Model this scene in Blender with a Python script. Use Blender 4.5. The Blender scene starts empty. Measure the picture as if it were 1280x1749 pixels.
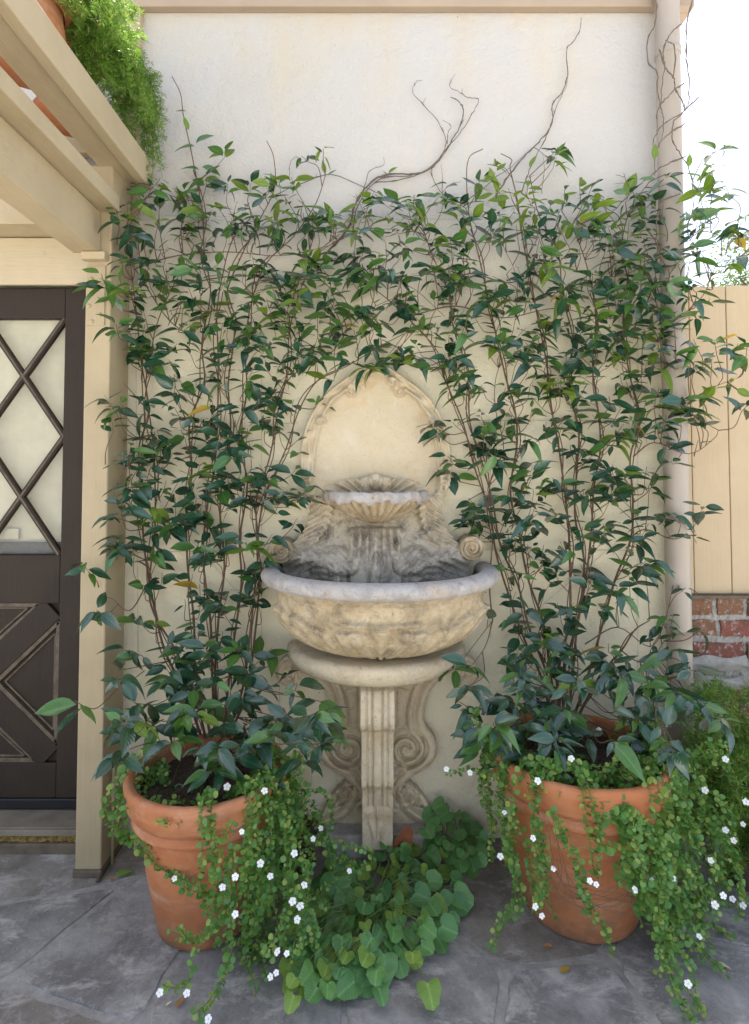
import bpy, math, random
import numpy as np
from mathutils import Vector, Matrix, Euler
random.seed(7); np.random.seed(7)
R = math.radians
S = bpy.context.scene
C = S.collection

# ------------------------------------------------------------------ camera
F_PX, CAM_Y, CAM_Z, PITCH, ROW = 980.0, -2.243, 1.37, R(2.1), 779.0
cam = bpy.data.cameras.new('camera'); camo = bpy.data.objects.new('camera', cam); C.objects.link(camo)
cam.sensor_fit = 'HORIZONTAL'; cam.sensor_width = 36.0
cam.lens = 36.0 * F_PX / 1280.0
cam.shift_x = 0.0; cam.shift_y = -(874.5 - ROW) / 1280.0
cam.clip_start = 0.05; cam.clip_end = 2000
camo.location = (0, CAM_Y, CAM_Z); camo.rotation_euler = (R(90) + PITCH, 0, 0)
S.camera = camo
# ------------------------------------------------------------------ sky, sun, exposure
SUN_EL, SUN_AZ = R(66), R(-18)          # the sun stands behind the house, a little to the left
w = bpy.data.worlds.new('World'); S.world = w; w.use_nodes = True
nt = w.node_tree; nt.nodes.clear()
sky = nt.nodes.new('ShaderNodeTexSky'); sky.sky_type = 'NISHITA'; sky.sun_disc = False
sky.sun_elevation = SUN_EL; sky.sun_rotation = SUN_AZ
sky.air_density = 1.0; sky.dust_density = 3.0; sky.ozone_density = 1.0
hs = nt.nodes.new('ShaderNodeHueSaturation'); hs.inputs['Saturation'].default_value = 0.68
bg = nt.nodes.new('ShaderNodeBackground'); bg.inputs['Strength'].default_value = 0.13
wo = nt.nodes.new('ShaderNodeOutputWorld')
nt.links.new(sky.outputs[0], hs.inputs['Color']); nt.links.new(hs.outputs[0], bg.inputs[0]); nt.links.new(bg.outputs[0], wo.inputs[0])
sl = bpy.data.lights.new('sun', 'SUN'); sl.energy = 4.8; sl.angle = R(0.6); sl.color = (1.0, 0.965, 0.90)
so = bpy.data.objects.new('sun', sl); C.objects.link(so)
sd = Vector((math.sin(SUN_AZ) * math.cos(SUN_EL), math.cos(SUN_AZ) * math.cos(SUN_EL), math.sin(SUN_EL)))
so.rotation_euler = (-sd).to_track_quat('-Z', 'Y').to_euler(); so.location = (0, 6, 9)
S.view_settings.view_transform = 'Standard'; S.view_settings.look = 'None'
S.view_settings.gamma = 1.0; S.view_settings.exposure = 1.8

# ------------------------------------------------------------------ pixel <-> place helpers
ct, st = math.cos(PITCH), math.sin(PITCH)
def ray(px, py):
    a = (px - 640.0) / F_PX; b = -(py - ROW) / F_PX
    return Vector((a, ct - b * st, st + b * ct))
def P(px, py, Y):
    d = ray(px, py); t = (Y - CAM_Y) / d.y
    return Vector((d.x * t, Y, CAM_Z + d.z * t))
def G(px, py, z=0.0):
    d = ray(px, py); t = (z - CAM_Z) / d.z
    return Vector((d.x * t, CAM_Y + d.y * t, z))
def PV(px, py, Y):
    a = (px - 640.0) / F_PX; b = -(py - ROW) / F_PX
    dy = ct - b * st; dz = st + b * ct; t = (Y - CAM_Y) / dy
    return np.stack([a * t, Y + 0 * t, CAM_Z + dz * t], -1)
def proj(p):
    x, y, z = p[0], p[1] - CAM_Y, p[2] - CAM_Z
    f = y * ct + z * st; u = -y * st + z * ct
    return 640 + F_PX * x / f, ROW - F_PX * u / f

# ------------------------------------------------------------------ materials
def lin(h):
    h = h.lstrip('#'); o = []
    for i in (0, 2, 4):
        c = int(h[i:i + 2], 16) / 255.0
        o.append(c / 12.92 if c <= .04045 else ((c + .055) / 1.055) ** 2.4)
    return o
class NT:
    def __init__(s, name):
        s.m = bpy.data.materials.new(name); s.m.use_nodes = True; s.t = s.m.node_tree; s.t.nodes.clear()
        s.out = s.n('ShaderNodeOutputMaterial'); s.b = s.n('ShaderNodeBsdfPrincipled'); s.l(s.b.outputs[0], s.out.inputs[0])
        s.tc = s.n('ShaderNodeTexCoord'); s.geo = s.n('ShaderNodeNewGeometry')
    def n(s, k, **kw):
        x = s.t.nodes.new(k)
        for a, v in kw.items(): setattr(x, a, v)
        return x
    def l(s, a, b): s.t.links.new(a, b)
    def pos(s): return s.geo.outputs['Position']
    def noise(s, scale, detail=4, rough=.55, vec=None, dist=0.0, stretch=None):
        x = s.n('ShaderNodeTexNoise'); x.inputs['Scale'].default_value = scale; x.inputs['Detail'].default_value = detail
        x.inputs['Roughness'].default_value = rough; x.inputs['Distortion'].default_value = dist
        v = vec or s.pos()
        if stretch:
            mp = s.n('ShaderNodeMapping'); mp.inputs['Scale'].default_value = stretch; s.l(v, mp.inputs[0]); v = mp.outputs[0]
        s.l(v, x.inputs['Vector']); return x.outputs['Fac']
    def ramp(s, fac, a, b, inv=False):
        x = s.n('ShaderNodeMapRange'); x.inputs[1].default_value = a; x.inputs[2].default_value = b
        if inv: x.inputs[3].default_value = 1; x.inputs[4].default_value = 0
        x.clamp = True; s.l(fac, x.inputs[0]); return x.outputs[0]
    def mix(s, fac, a, b, mode='MIX'):
        x = s.n('ShaderNodeMix', data_type='RGBA', blend_type=mode)
        if isinstance(fac, (int, float)): x.inputs[0].default_value = fac
        else: s.l(fac, x.inputs[0])
        for i, c in ((6, a), (7, b)):
            if hasattr(c, 'is_output'): s.l(c, x.inputs[i])
            else: x.inputs[i].default_value = (c[0], c[1], c[2], 1)
        return x.outputs[2]
    def math(s, op, a, b=0.0):
        x = s.n('ShaderNodeMath', operation=op)
        for i, c in ((0, a), (1, b)):
            if hasattr(c, 'is_output'): s.l(c, x.inputs[i])
            else: x.inputs[i].default_value = c
        return x.outputs[0]
    def bump(s, h, strength=.3, dist=.01, prev=None):
        x = s.n('ShaderNodeBump'); x.inputs['Strength'].default_value = strength; x.inputs['Distance'].default_value = dist
        s.l(h, x.inputs['Height'])
        if prev is not None: s.l(prev, x.inputs['Normal'])
        return x.outputs[0]
    def done(s, col, rough=.7, normal=None, spec=None):
        if hasattr(col, 'is_output'): s.l(col, s.b.inputs['Base Color'])
        else: s.b.inputs['Base Color'].default_value = (*col[:3], 1)
        if hasattr(rough, 'is_output'): s.l(rough, s.b.inputs['Roughness'])
        else: s.b.inputs['Roughness'].default_value = rough
        if normal is not None: s.l(normal, s.b.inputs['Normal'])
        if spec is not None: s.b.inputs['Specular IOR Level'].default_value = spec
        return s.m
def m_stucco():
    n = NT('stucco_paint')
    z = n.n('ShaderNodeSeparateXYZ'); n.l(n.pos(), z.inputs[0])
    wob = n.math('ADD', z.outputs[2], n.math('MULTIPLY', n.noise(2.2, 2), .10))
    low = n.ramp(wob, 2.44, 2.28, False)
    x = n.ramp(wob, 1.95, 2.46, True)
    col = n.mix(x, (.475, .455, .43), (.72, .66, .49))  # two-tone paint; upper tone also darkened to even out the light
    stain = n.ramp(n.noise(1.7, 6, .62), .47, .75)
    col = n.mix(n.math('MULTIPLY', stain, .30), col, (.56, .50, .36))
    drip = n.ramp(n.noise(3.0, 5, .6, stretch=(3.2, 3.2, .35)), .52, .78)
    col = n.mix(n.math('MULTIPLY', drip, .26), col, (.60, .50, .32))
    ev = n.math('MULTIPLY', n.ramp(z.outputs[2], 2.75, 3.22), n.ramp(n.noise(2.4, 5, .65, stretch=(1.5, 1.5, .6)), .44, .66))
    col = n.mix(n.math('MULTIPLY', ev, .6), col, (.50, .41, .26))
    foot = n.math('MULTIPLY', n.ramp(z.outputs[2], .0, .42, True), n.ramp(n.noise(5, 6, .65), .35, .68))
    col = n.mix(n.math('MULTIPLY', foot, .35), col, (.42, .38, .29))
    spk = n.ramp(n.noise(38, 2, .5), .765, .78)
    col = n.mix(n.math('MULTIPLY', spk, .6), col, (.12, .10, .08))
    h = n.math('ADD', n.math('MULTIPLY', n.noise(26, 5, .6), .7), n.math('MULTIPLY', n.noise(95, 4, .6), .35))
    nb = n.bump(h, .8, .014); nb = n.bump(n.noise(6, 4, .6, dist=.4), .5, .02, nb)
    return n.done(col, .85, nb, .25)
def m_paint(name, c1, c2, grain=True, rough=.55, wear=.25, stretch=(60, 60, 3)):
    n = NT(name)
    col = n.mix(n.ramp(n.noise(4.5, 6, .65), .35, .72), c1, c2)
    g = n.noise(1.0, 6, .7, stretch=stretch)
    dirt = n.ramp(n.noise(14, 7, .72), .60, .78)
    col = n.mix(n.math('MULTIPLY', dirt, wear), col, [v * .40 for v in c2])
    nb = n.bump(g, .55, .005) if grain else n.bump(n.noise(30, 3), .08, .004)
    return n.done(col, rough, nb, .35)
def m_stone(name, base, alt, stain, amt=.55, lo=.42, hi=.66, foot=None):
    n = NT(name)
    col = n.mix(n.ramp(n.noise(15, 7, .7), .36, .64), base, alt)
    ox = n.ramp(n.noise(9, 7, .72, dist=.6), .52, .68)
    col = n.mix(n.math('MULTIPLY', ox, .38), col, (.47, .28, .11))
    pale = n.ramp(n.noise(11, 6, .7, stretch=(1.3, 1.3, .7)), .56, .72)
    col = n.mix(n.math('MULTIPLY', pale, .5), col, (.62, .56, .48))
    s1 = n.ramp(n.noise(13, 9, .76, dist=.5), lo + .04, hi)
    if foot:
        z = n.n('ShaderNodeSeparateXYZ'); n.l(n.pos(), z.inputs[0])
        zz = n.math('ADD', z.outputs[2], n.math('MULTIPLY', n.math('SUBTRACT', n.noise(11, 5, .65), .5), .16))
        g = n.ramp(zz, foot[0], foot[1], True)
        col = n.mix(n.math('MULTIPLY', g, .85), col, (.40, .37, .33))
        s1 = n.math('MULTIPLY', s1, n.ramp(zz, foot[1] - .02, foot[2], True))
    col = n.mix(n.math('MULTIPLY', s1, amt), col, stain)
    s2 = n.ramp(n.noise(50, 8, .78), .55, .70)
    if foot: s2 = n.math('MULTIPLY', s2, n.math('ADD', n.ramp(zz, foot[1], foot[2] + .04, True), .12))
    col = n.mix(n.math('MULTIPLY', s2, .60), col, [v * .40 for v in stain])
    sp = n.ramp(n.noise(170, 3, .6), .63, .72)
    col = n.mix(n.math('MULTIPLY', sp, .45), col, [v * .3 for v in stain])
    h = n.math('ADD', n.noise(60, 6, .7), n.math('MULTIPLY', n.noise(210, 3, .6), .5))
    nb = n.bump(h, .5, .007)
    return n.done(col, .86, nb, .25)
def m_terracotta(name='terracotta'):
    n = NT(name)
    z = n.n('ShaderNodeSeparateXYZ'); n.l(n.pos(), z.inputs[0])
    col = n.mix(n.ramp(n.noise(6, 6, .65), .33, .70), (.37, .125, .045), (.45, .18, .08))
    b = n.noise(1.0, 5, .6, stretch=(4, 4, 22))
    col = n.mix(n.math('MULTIPLY', n.math('MULTIPLY', n.ramp(b, .46, .70), n.ramp(n.noise(11, 7, .72), .40, .62)), .8), col, (.56, .38, .27))
    col = n.mix(n.math('MULTIPLY', n.ramp(n.noise(3.2, 7, .7, dist=1.0), .54, .70), .5), col, (.27, .09, .035))
    d = n.math('MULTIPLY', n.ramp(n.noise(9, 7, .7), .40, .64), n.ramp(z.outputs[2], .02, .22, True))
    col = n.mix(n.math('MULTIPLY', d, .85), col, (.16, .10, .06))
    d2 = n.ramp(n.noise(22, 6, .7), .60, .75)
    col = n.mix(n.math('MULTIPLY', d2, .35), col, (.22, .12, .07))
    nb = n.bump(n.noise(70, 5, .65), .22, .004)
    return n.done(col, .68, nb, .35)
def m_leaf(name, c1, c2, rough=.33, trans=.22, vein=.35, veinc=None, coat=0.0):
    n = NT(name)
    oi = n.n('ShaderNodeObjectInfo')
    rnd = n.math('FRACT', n.math('ADD', oi.outputs['Random'], n.geo.outputs['Random Per Island']))
    col = n.mix(rnd, c1, c2)
    col = n.mix(n.math('MULTIPLY', n.ramp(n.noise(45, 4, .6), .5, .75), .4), col, [v * .6 for v in c1])
    uv = n.n('ShaderNodeUVMap'); sx = n.n('ShaderNodeSeparateXYZ'); n.l(uv.outputs[0], sx.inputs[0])
    mid = n.ramp(n.math('ABSOLUTE', n.math('SUBTRACT', sx.outputs[1], .5)), .015, .06, True)
    col = n.mix(n.math('MULTIPLY', mid, vein), col, veinc or [min(1, v * 2.2 + .02) for v in c2])
    fr = n.math('ADD', n.math('MULTIPLY', sx.outputs[0], 7.0), n.math('MULTIPLY', n.math('ABSOLUTE', n.math('SUBTRACT', sx.outputs[1], .5)), -5.0))
    vb = n.math('PINGPONG', fr, .5)
    nb = n.bump(vb, .22, .004)
    m = n.done(col, rough, nb, .6)
    n.b.inputs['Coat Weight'].default_value = coat; n.b.inputs['Coat Roughness'].default_value = .16
    tr = n.n('ShaderNodeBsdfTranslucent'); n.l(n.mix(.5, col, (.22, .32, .03)), tr.inputs[0])
    ms = n.n('ShaderNodeMixShader'); ms.inputs[0].default_value = trans
    n.l(n.b.outputs[0], ms.inputs[1]); n.l(tr.outputs[0], ms.inputs[2]); n.l(ms.outputs[0], n.out.inputs[0])
    return m
def m_plain(name, c, rough=.6, c2=None, sc=20, bump=.15, spec=.4):
    n = NT(name)
    col = n.mix(n.ramp(n.noise(sc, 5, .65), .3, .7), c, c2 or [v * .65 for v in c])
    return n.done(col, rough, n.bump(n.noise(sc * 3, 4), bump, .004), spec)
def m_flag(name, c1, c2, c3):
    n = NT(name)
    oi = n.n('ShaderNodeObjectInfo')
    col = n.mix(n.ramp(n.noise(3.4, 8, .74, dist=.25), .40, .60), c1, c2)
    col = n.mix(n.ramp(n.noise(9, 9, .78, dist=.3), .52, .66), col, c3)
    col = n.mix(n.math('MULTIPLY', n.ramp(n.noise(17, 8, .75), .55, .72), .6), col, [v * .34 for v in c1])
    col = n.mix(n.math('MULTIPLY', n.ramp(n.noise(5, 8, .75, dist=.4, stretch=(1, 2.0, 1)), .53, .64), .7), col, (.50, .48, .44))
    col = n.mix(n.math('MULTIPLY', n.ramp(n.noise(140, 2, .5), .66, .73), .5), col, (.44, .44, .43))
    col = n.mix(n.math('MULTIPLY', oi.outputs['Random'], .35), col, (.17, .15, .13))
    h = n.math('ADD', n.math('MULTIPLY', n.noise(5, 5, .6), 1.4), n.math('MULTIPLY', n.noise(34, 6, .7), .5))
    nb = n.bump(h, .5, .012)
    return n.done(col, n.ramp(n.noise(8, 5), .2, .8), nb, .3) if False else n.done(col, .72, nb, .35)
def m_brick(name, a, b):
    n = NT(name)
    col = n.mix(n.ramp(n.noise(22, 6, .7), .35, .65), a, b)
    col = n.mix(n.math('MULTIPLY', n.ramp(n.noise(30, 8, .78), .52, .62), .75), col, (.50, .47, .44))
    col = n.mix(n.math('MULTIPLY', n.ramp(n.noise(11, 6, .7), .58, .72), .6), col, (.08, .06, .05))
    return n.done(col, .92, n.bump(n.noise(70, 6, .7), .7, .006), .2)
def m_glass():
    n = NT('window_glass'); n.b.inputs['Base Color'].default_value = (.9, .95, .9, 1); n.b.inputs['Roughness'].default_value = .04
    tr = n.n('ShaderNodeBsdfTransparent'); ms = n.n('ShaderNodeMixShader'); ms.inputs[0].default_value = .12
    n.l(tr.outputs[0], ms.inputs[1]); n.l(n.b.outputs[0], ms.inputs[2]); n.l(ms.outputs[0], n.out.inputs[0]); return n.m
M = {}
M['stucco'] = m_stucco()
M['tan'] = m_paint('tan_paint', (.445, .365, .235), (.385, .31, .195), stretch=(70, 2.5, 70))
M['tan_v'] = m_paint('tan_post_paint', (.395, .32, .20), (.335, .27, .165), stretch=(70, 70, 2.5))
M['fascia'] = m_paint('fascia_paint', (.37, .29, .21), (.33, .255, .185), stretch=(2.5, 70, 70))
M['header'] = m_paint('header_paint', (.50, .425, .285), (.43, .36, .235), stretch=(2.5, 60, 60), wear=.4)
M['fence'] = m_paint('fence_paint', (.475, .37, .235), (.43, .33, .205), stretch=(40, 40, 2), wear=.15)
M['pipe'] = m_paint('downspout_paint', (.36, .315, .27), (.385, .33, .265), grain=False, rough=.42, wear=.25)
M['door'] = m_paint('brown_door_paint', (.020, .012, .007), (.030, .019, .011), rough=.66, wear=.3, stretch=(60, 60, 4))
M['mould'] = m_plain('worn_highlit_moulding', (.135, .105, .07), .5, (.045, .032, .02), 30)  # worn brown, lightened further for the light the bevels catch
M['curtain'] = m_plain('pale_curtain', (.52, .48, .335), .8, (.41, .375, .26), 7)
M['glass'] = m_glass()
M['rubber'] = m_plain('black_rubber', (.012, .013, .016), .45, None, 30)
M['sill'] = m_plain('worn_grey_sill', (.24, .205, .15), .7, (.15, .125, .09), 14)
M['grit'] = m_plain('rough_yellow_grit', (.40, .27, .07), .9, (.13, .085, .03), 45, .8)
M['base'] = m_plain('dark_stone_base', (.17, .13, .09), .85, (.09, .07, .05), 18, .4)
M['stone'] = m_stone('ochre_cast_stone', (.51, .42, .285), (.42, .335, .21), (.16, .13, .085), .78)
M['stone_pale'] = m_stone('pale_cast_stone', (.64, .55, .395), (.58, .485, .335), (.30, .25, .18), .42)
M['stone_back'] = m_stone('weathered_panel_stone', (.56, .485, .35), (.52, .44, .305), (.11, .095, .075), .9, foot=(1.02, 1.22, 1.36))
M['stone_grey'] = m_stone('grey_weathered_stone', (.44, .42, .40), (.37, .35, .335), (.18, .155, .125), .50)
M['stone_dark'] = m_stone('dark_blotched_stone', (.37, .315, .24), (.30, .25, .175), (.075, .065, .055), .85, lo=.38, hi=.58)  # darker, more blotched tone for the inside of the basin
M['terra'] = m_terracotta()
M['soil'] = m_plain('dark_soil', (.022, .014, .009), .95, (.085, .055, .033), 90, 1.0)
M['leafA'] = m_leaf('dark_vine_leaf', (.009, .044, .026), (.021, .080, .036), .24, .12, coat=.7)
M['leafB'] = m_leaf('mid_vine_leaf', (.040, .130, .026), (.080, .190, .034), .28, .26, coat=.5)
M['leafC'] = m_leaf('young_vine_leaf', (.13, .22, .025), (.19, .29, .035), .38, .42)
M['leafY'] = m_leaf('yellow_vine_leaf', (.55, .36, .03), (.42, .25, .05), .45, .4)
M['violetA'] = m_leaf('violet_leaf', (.060, .185, .055), (.12, .275, .068), .5, .20, .22)
M['violetB'] = m_leaf('pale_violet_leaf', (.16, .29, .050), (.24, .36, .06), .55, .3, .22)
M['bacA'] = m_leaf('small_round_leaf', (.070, .21, .045), (.165, .34, .065), .42, .30, 0)
M['bacB'] = m_leaf('small_pale_leaf', (.24, .38, .075), (.34, .44, .09), .45, .35, 0)
M['bacS'] = m_plain('green_stem', (.13, .19, .04), .6)
M['fern'] = m_leaf('fern_needle', (.085, .22, .03), (.18, .34, .045), .45, .35, 0)
M['fernL'] = m_leaf('sunlit_fern_needle', (.11, .26, .025), (.19, .36, .045), .45, .45, 0)  # brighter copy of the fern green, sunlight put into the colour
M['fernY'] = m_leaf('yellow_fern_needle', (.42, .42, .08), (.36, .32, .10), .5, .4, 0)
M['stem'] = m_plain('brown_vine_stem', (.155, .085, .05), .7, (.09, .058, .038), 60, .4)
M['twig'] = m_plain('grey_dry_tendril', (.16, .12, .085), .75, (.10, .08, .06), 60, .3)
M['white'] = m_plain('white_petal', (.85, .85, .83), .6, (.78, .78, .78), 40, .05)
M['yellow'] = m_plain('yellow_eye', (.65, .50, .08), .6)
M['brick'] = m_brick('red_brick', (.25, .085, .06), (.15, .07, .055))
M['brickD'] = m_brick('brown_brick', (.24, .125, .07), (.13, .07, .045))
M['brickW'] = m_plain('white_painted_brick', (.60, .58, .56), .85, (.46, .43, .41), 14, .4)
M['mortar'] = m_plain('grey_mortar', (.42, .40, .36), .95, (.28, .26, .235), 26, .9)
M['bed'] = m_plain('flagstone_mortar', (.36, .345, .32), .95, (.20, .19, .175), 22, .8)
M['flagA'] = m_flag('slate_flagstone', (.30, .29, .28), (.145, .138, .132), (.39, .37, .335))
M['flagB'] = m_flag('brown_flagstone', (.29, .265, .23), (.15, .13, .11), (.37, .35, .325))
M['ground'] = m_plain('pale_bounce_ground', (.54, .51, .46), .9, (.47, .44, .40), 2, .2)  # unseen ground made pale to bounce sunlight up onto the wall
M['roof'] = m_plain('roof_shingle', (.20, .15, .12), .9, None, 6, .4)
M['metal'] = m_plain('galvanised_metal', (.32, .30, .27), .45, (.22, .20, .18), 20)
M['wire'] = m_plain('green_grey_wire', (.50, .47, .36), .5)
M['dry'] = m_plain('dry_leaf', (.36, .20, .07), .8, (.22, .10, .04), 40)
M['dryR'] = m_plain('russet_dry_leaf', (.30, .10, .035), .8, (.18, .06, .03), 40)
M['bark'] = m_plain('tree_bark', (.12, .085, .06), .9, None, 12, .6)
M['tree'] = m_leaf('sunlit_tree_leaf', (.05, .09, .025), (.09, .12, .035), .5, .35, 0)
M['outlet'] = m_plain('cream_plastic', (.60, .52, .36), .45, (.54, .46, .31), 10)
M['darkpot'] = m_plain('dark_brown_pot', (.055, .030, .022), .5, (.03, .018, .014), 10)

# ------------------------------------------------------------------ mesh helpers
class MB:
    def __init__(s): s.v = []; s.f = []; s.mi = []; s.uv = []; s.n = 0
    def add(s, v, f, mi=0, uv=None):
        v = np.asarray(v, float).reshape(-1, 3)
        s.v.append(v); o = s.n; s.n += len(v)
        for k in f: s.f.append(tuple(i + o for i in k)); s.mi.append(mi)
        s.uv.append(np.zeros((len(v), 2)) if uv is None else np.asarray(uv, float))
    def box(s, a, b, mi=0):
        x0, y0, z0 = a; x1, y1, z1 = b
        v = [(x0, y0, z0), (x1, y0, z0), (x1, y1, z0), (x0, y1, z0), (x0, y0, z1), (x1, y0, z1), (x1, y1, z1), (x0, y1, z1)]
        s.add(v, [(0, 3, 2, 1), (4, 5, 6, 7), (0, 1, 5, 4), (1, 2, 6, 5), (2, 3, 7, 6), (3, 0, 4, 7)], mi)
    def tube(s, pts, rad, k=6, mi=0, cap=True):
        pts = [Vector(p) for p in pts]; n = len(pts)
        if n < 2: return
        rr = rad if hasattr(rad, '__len__') else [rad] * n
        V = []; t0 = (pts[1] - pts[0]).normalized()
        ref = Vector((0, 0, 1)) if abs(t0.z) < .9 else Vector((1, 0, 0))
        a = t0.cross(ref).normalized()
        for i in range(n):
            t = (pts[min(i + 1, n - 1)] - pts[max(i - 1, 0)])
            if t.length < 1e-9: t = t0
            t.normalize(); a = (a - t * a.dot(t))
            if a.length < 1e-6: a = t.orthogonal()
            a.normalize(); b = t.cross(a)
            for j in range(k):
                q = 2 * math.pi * j / k; V.append(pts[i] + (a * math.cos(q) + b * math.sin(q)) * rr[i])
        Fc = [(i * k + j, i * k + (j + 1) % k, (i + 1) * k + (j + 1) % k, (i + 1) * k + j) for i in range(n - 1) for j in range(k)]
        if cap: Fc += [tuple(range(k))[::-1], tuple(range((n - 1) * k, n * k))]
        s.add([tuple(v) for v in V], Fc, mi)
    def grid(s, V, closed_u=False, mi=0, flip=False):
        V = np.asarray(V); a, b = V.shape[:2]; f = []
        for i in range(a - 1):
            for j in range(b - (0 if closed_u else 1)):
                q = (i * b + j, i * b + (j + 1) % b, (i + 1) * b + (j + 1) % b, (i + 1) * b + j)
                f.append(q[::-1] if flip else q)
        s.add(V.reshape(-1, 3), f, mi)
    def build(s, name, mats, parent=None, smooth=False, bevel=0.0, off=None):
        me = bpy.data.meshes.new(name)
        v = np.concatenate(s.v) if s.v else np.zeros((0, 3))
        if off is not None: v = v - np.asarray(off)
        elif parent is not None: v = v - np.asarray(wloc(parent))
        me.from_pydata(v.tolist(), [], s.f)
        if not isinstance(mats, (list, tuple)): mats = [mats]
        for m in mats: me.materials.append(m)
        if len(mats) > 1: me.polygons.foreach_set('material_index', s.mi)
        uvs = np.concatenate(s.uv)
        ul = me.uv_layers.new(name='UVMap'); li = np.zeros(len(me.loops), int); me.loops.foreach_get('vertex_index', li)
        ul.data.foreach_set('uv', uvs[li].ravel())
        if smooth: me.polygons.foreach_set('use_smooth', [True] * len(me.polygons))
        me.update()
        o = bpy.data.objects.new(name, me); C.objects.link(o)
        if parent is not None: o.parent = parent
        if bevel > 0:
            b = o.modifiers.new('bevel', 'BEVEL'); b.width = bevel; b.segments = 2; b.limit_method = 'ANGLE'; b.angle_limit = R(40)
        return o
def wloc(o):
    p = Vector((0, 0, 0))
    while o is not None: p += Vector(o.location); o = o.parent
    return p
def tag(o, label=None, cat=None, group=None, kind=None):
    for k, v in (('label', label), ('category', cat), ('group', group), ('kind', kind)):
        if v: o[k] = v
    return o
def thing(name, loc, label, cat, group=None):
    o = bpy.data.objects.new(name, None); o.empty_display_size = .05; C.objects.link(o); o.location = loc
    return tag(o, label, cat, group)
def boxpart(name, a, b, mat, parent, bevel=.003):
    m = MB(); m.box(a, b); return m.build(name, mat, parent, bevel=bevel)
def smooth_path(pts, per=6):
    pts = [Vector(p) for p in pts]
    if len(pts) < 3: return [pts[0].lerp(pts[-1], i / per) for i in range(per + 1)]
    q = [pts[0] * 2 - pts[1]] + pts + [pts[-1] * 2 - pts[-2]]; out = []
    for i in range(1, len(q) - 2):
        for k in range(per):
            t = k / per; a, b, c, d = q[i - 1], q[i], q[i + 1], q[i + 2]
            out.append(.5 * ((2 * b) + (c - a) * t + (2 * a - 5 * b + 4 * c - d) * t * t + (3 * b - a - 3 * c + d) * t ** 3))
    out.append(pts[-1]); return out
def pip(px, py, poly):
    ins = np.zeros(px.shape, bool); n = len(poly); j = n - 1
    for i in range(n):
        xi, yi = poly[i]; xj, yj = poly[j]
        c = ((yi > py) != (yj > py)) & (px < (xj - xi) * (py - yi) / ((yj - yi) if yj != yi else 1e-9) + xi)
        ins ^= c; j = i
    return ins
def dpoly(px, py, pts, closed=False):
    d = np.full(px.shape, 1e9); sarc = np.zeros(px.shape); acc = 0
    pl = list(pts) + ([pts[0]] if closed else [])
    for (x0, y0), (x1, y1) in zip(pl[:-1], pl[1:]):
        L2 = (x1 - x0) ** 2 + (y1 - y0) ** 2 + 1e-9
        t = np.clip(((px - x0) * (x1 - x0) + (py - y0) * (y1 - y0)) / L2, 0, 1)
        dd = np.hypot(px - x0 - t * (x1 - x0), py - y0 - t * (y1 - y0))
        k = dd < d; d = np.where(k, dd, d); sarc = np.where(k, acc + t * math.sqrt(L2), sarc); acc += math.sqrt(L2)
    return d, sarc
def catmull2(pts, per=5):
    return [(p.x, p.y) for p in smooth_path([(a, b, 0) for a, b in pts], per)]
def gauss(d, s): return np.exp(-(d / s) ** 2)
def sstep(x, a, b):
    t = np.clip((x - a) / (b - a), 0, 1); return t * t * (3 - 2 * t)
def relief(name, mat, parent, xr, yr, mask, hf, step=1.5, back=0.0):
    xs = np.arange(xr[0], xr[1] + step, step); ys = np.arange(yr[0], yr[1] + step, step)
    X, Y = np.meshgrid(xs, ys); mk = mask(X, Y); H = hf(X, Y)
    V = PV(X, Y, -H); B = V.copy(); B[..., 1] = back
    idx = -np.ones(X.shape, int); idx[mk] = np.arange(mk.sum()); nv = int(mk.sum())
    cell = mk[:-1, :-1] & mk[1:, :-1] & mk[:-1, 1:] & mk[1:, 1:]
    ii, jj = np.nonzero(cell)
    f = np.stack([idx[ii, jj], idx[ii + 1, jj], idx[ii + 1, jj + 1], idx[ii, jj + 1]], 1)
    from collections import Counter
    ed = {}
    for q in f.tolist():
        for a, b in zip(q, q[1:] + q[:1]):
            if (b, a) in ed: del ed[(b, a)]
            else: ed[(a, b)] = 1
    vv = V[mk]; bv = B[mk]; m = MB()
    used = sorted({i for e in ed for i in e}); um = {i: nv + k for k, i in enumerate(used)}
    allv = np.concatenate([vv, bv[used]]) if used else vv
    fs = [tuple(q) for q in f.tolist()] + [(b, a, um[a], um[b]) for a, b in ed]
    m.add(allv, fs)
    return m.build(name, mat, parent, smooth=True)

# ================================================================== THE SETTING
m = MB(); m.add([(-400, -400, -.05), (400, -400, -.05), (400, 400, -.05), (-400, 400, -.05)], [(0, 1, 2, 3)])
tag(m.build('ground', M['ground']), kind='structure')
# patio: mortar bed and irregular flagstones (each its own piece)
patio = MB(); patio.box((-3.2, -1.75, -.06), (2.8, .0, -.005)); patio = tag(patio.build('patio', M['bed']), kind='structure')
seeds_px = [(60, 1490), (10, 1590), (150, 1655), (420, 1700), (640, 1530), (880, 1570), (960, 1745), (1230, 1690), (1180, 1530), (760, 1690), (-190, 1540), (1470, 1600), (40, 1770)]
seeds = [G(*p).to_2d() for p in seeds_px]
rs = random.Random(3)
for i in range(-4, 5):
    for j in range(0, 3):
        q = Vector((i * .68 + rs.uniform(-.2, .2), -.25 - j * .66 + rs.uniform(-.2, .2)))
        if q.y < -1.02 or abs(q.x) > 1.45: seeds.append(q)
def clip(poly, p, nrm):
    out = []
    for a, b in zip(poly, poly[1:] + poly[:1]):
        da, db = (a - p).dot(nrm), (b - p).dot(nrm)
        if da <= 0: out.append(a)
        if da * db < 0: out.append(a.lerp(b, da / (da - db)))
    return out
first = True
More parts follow.
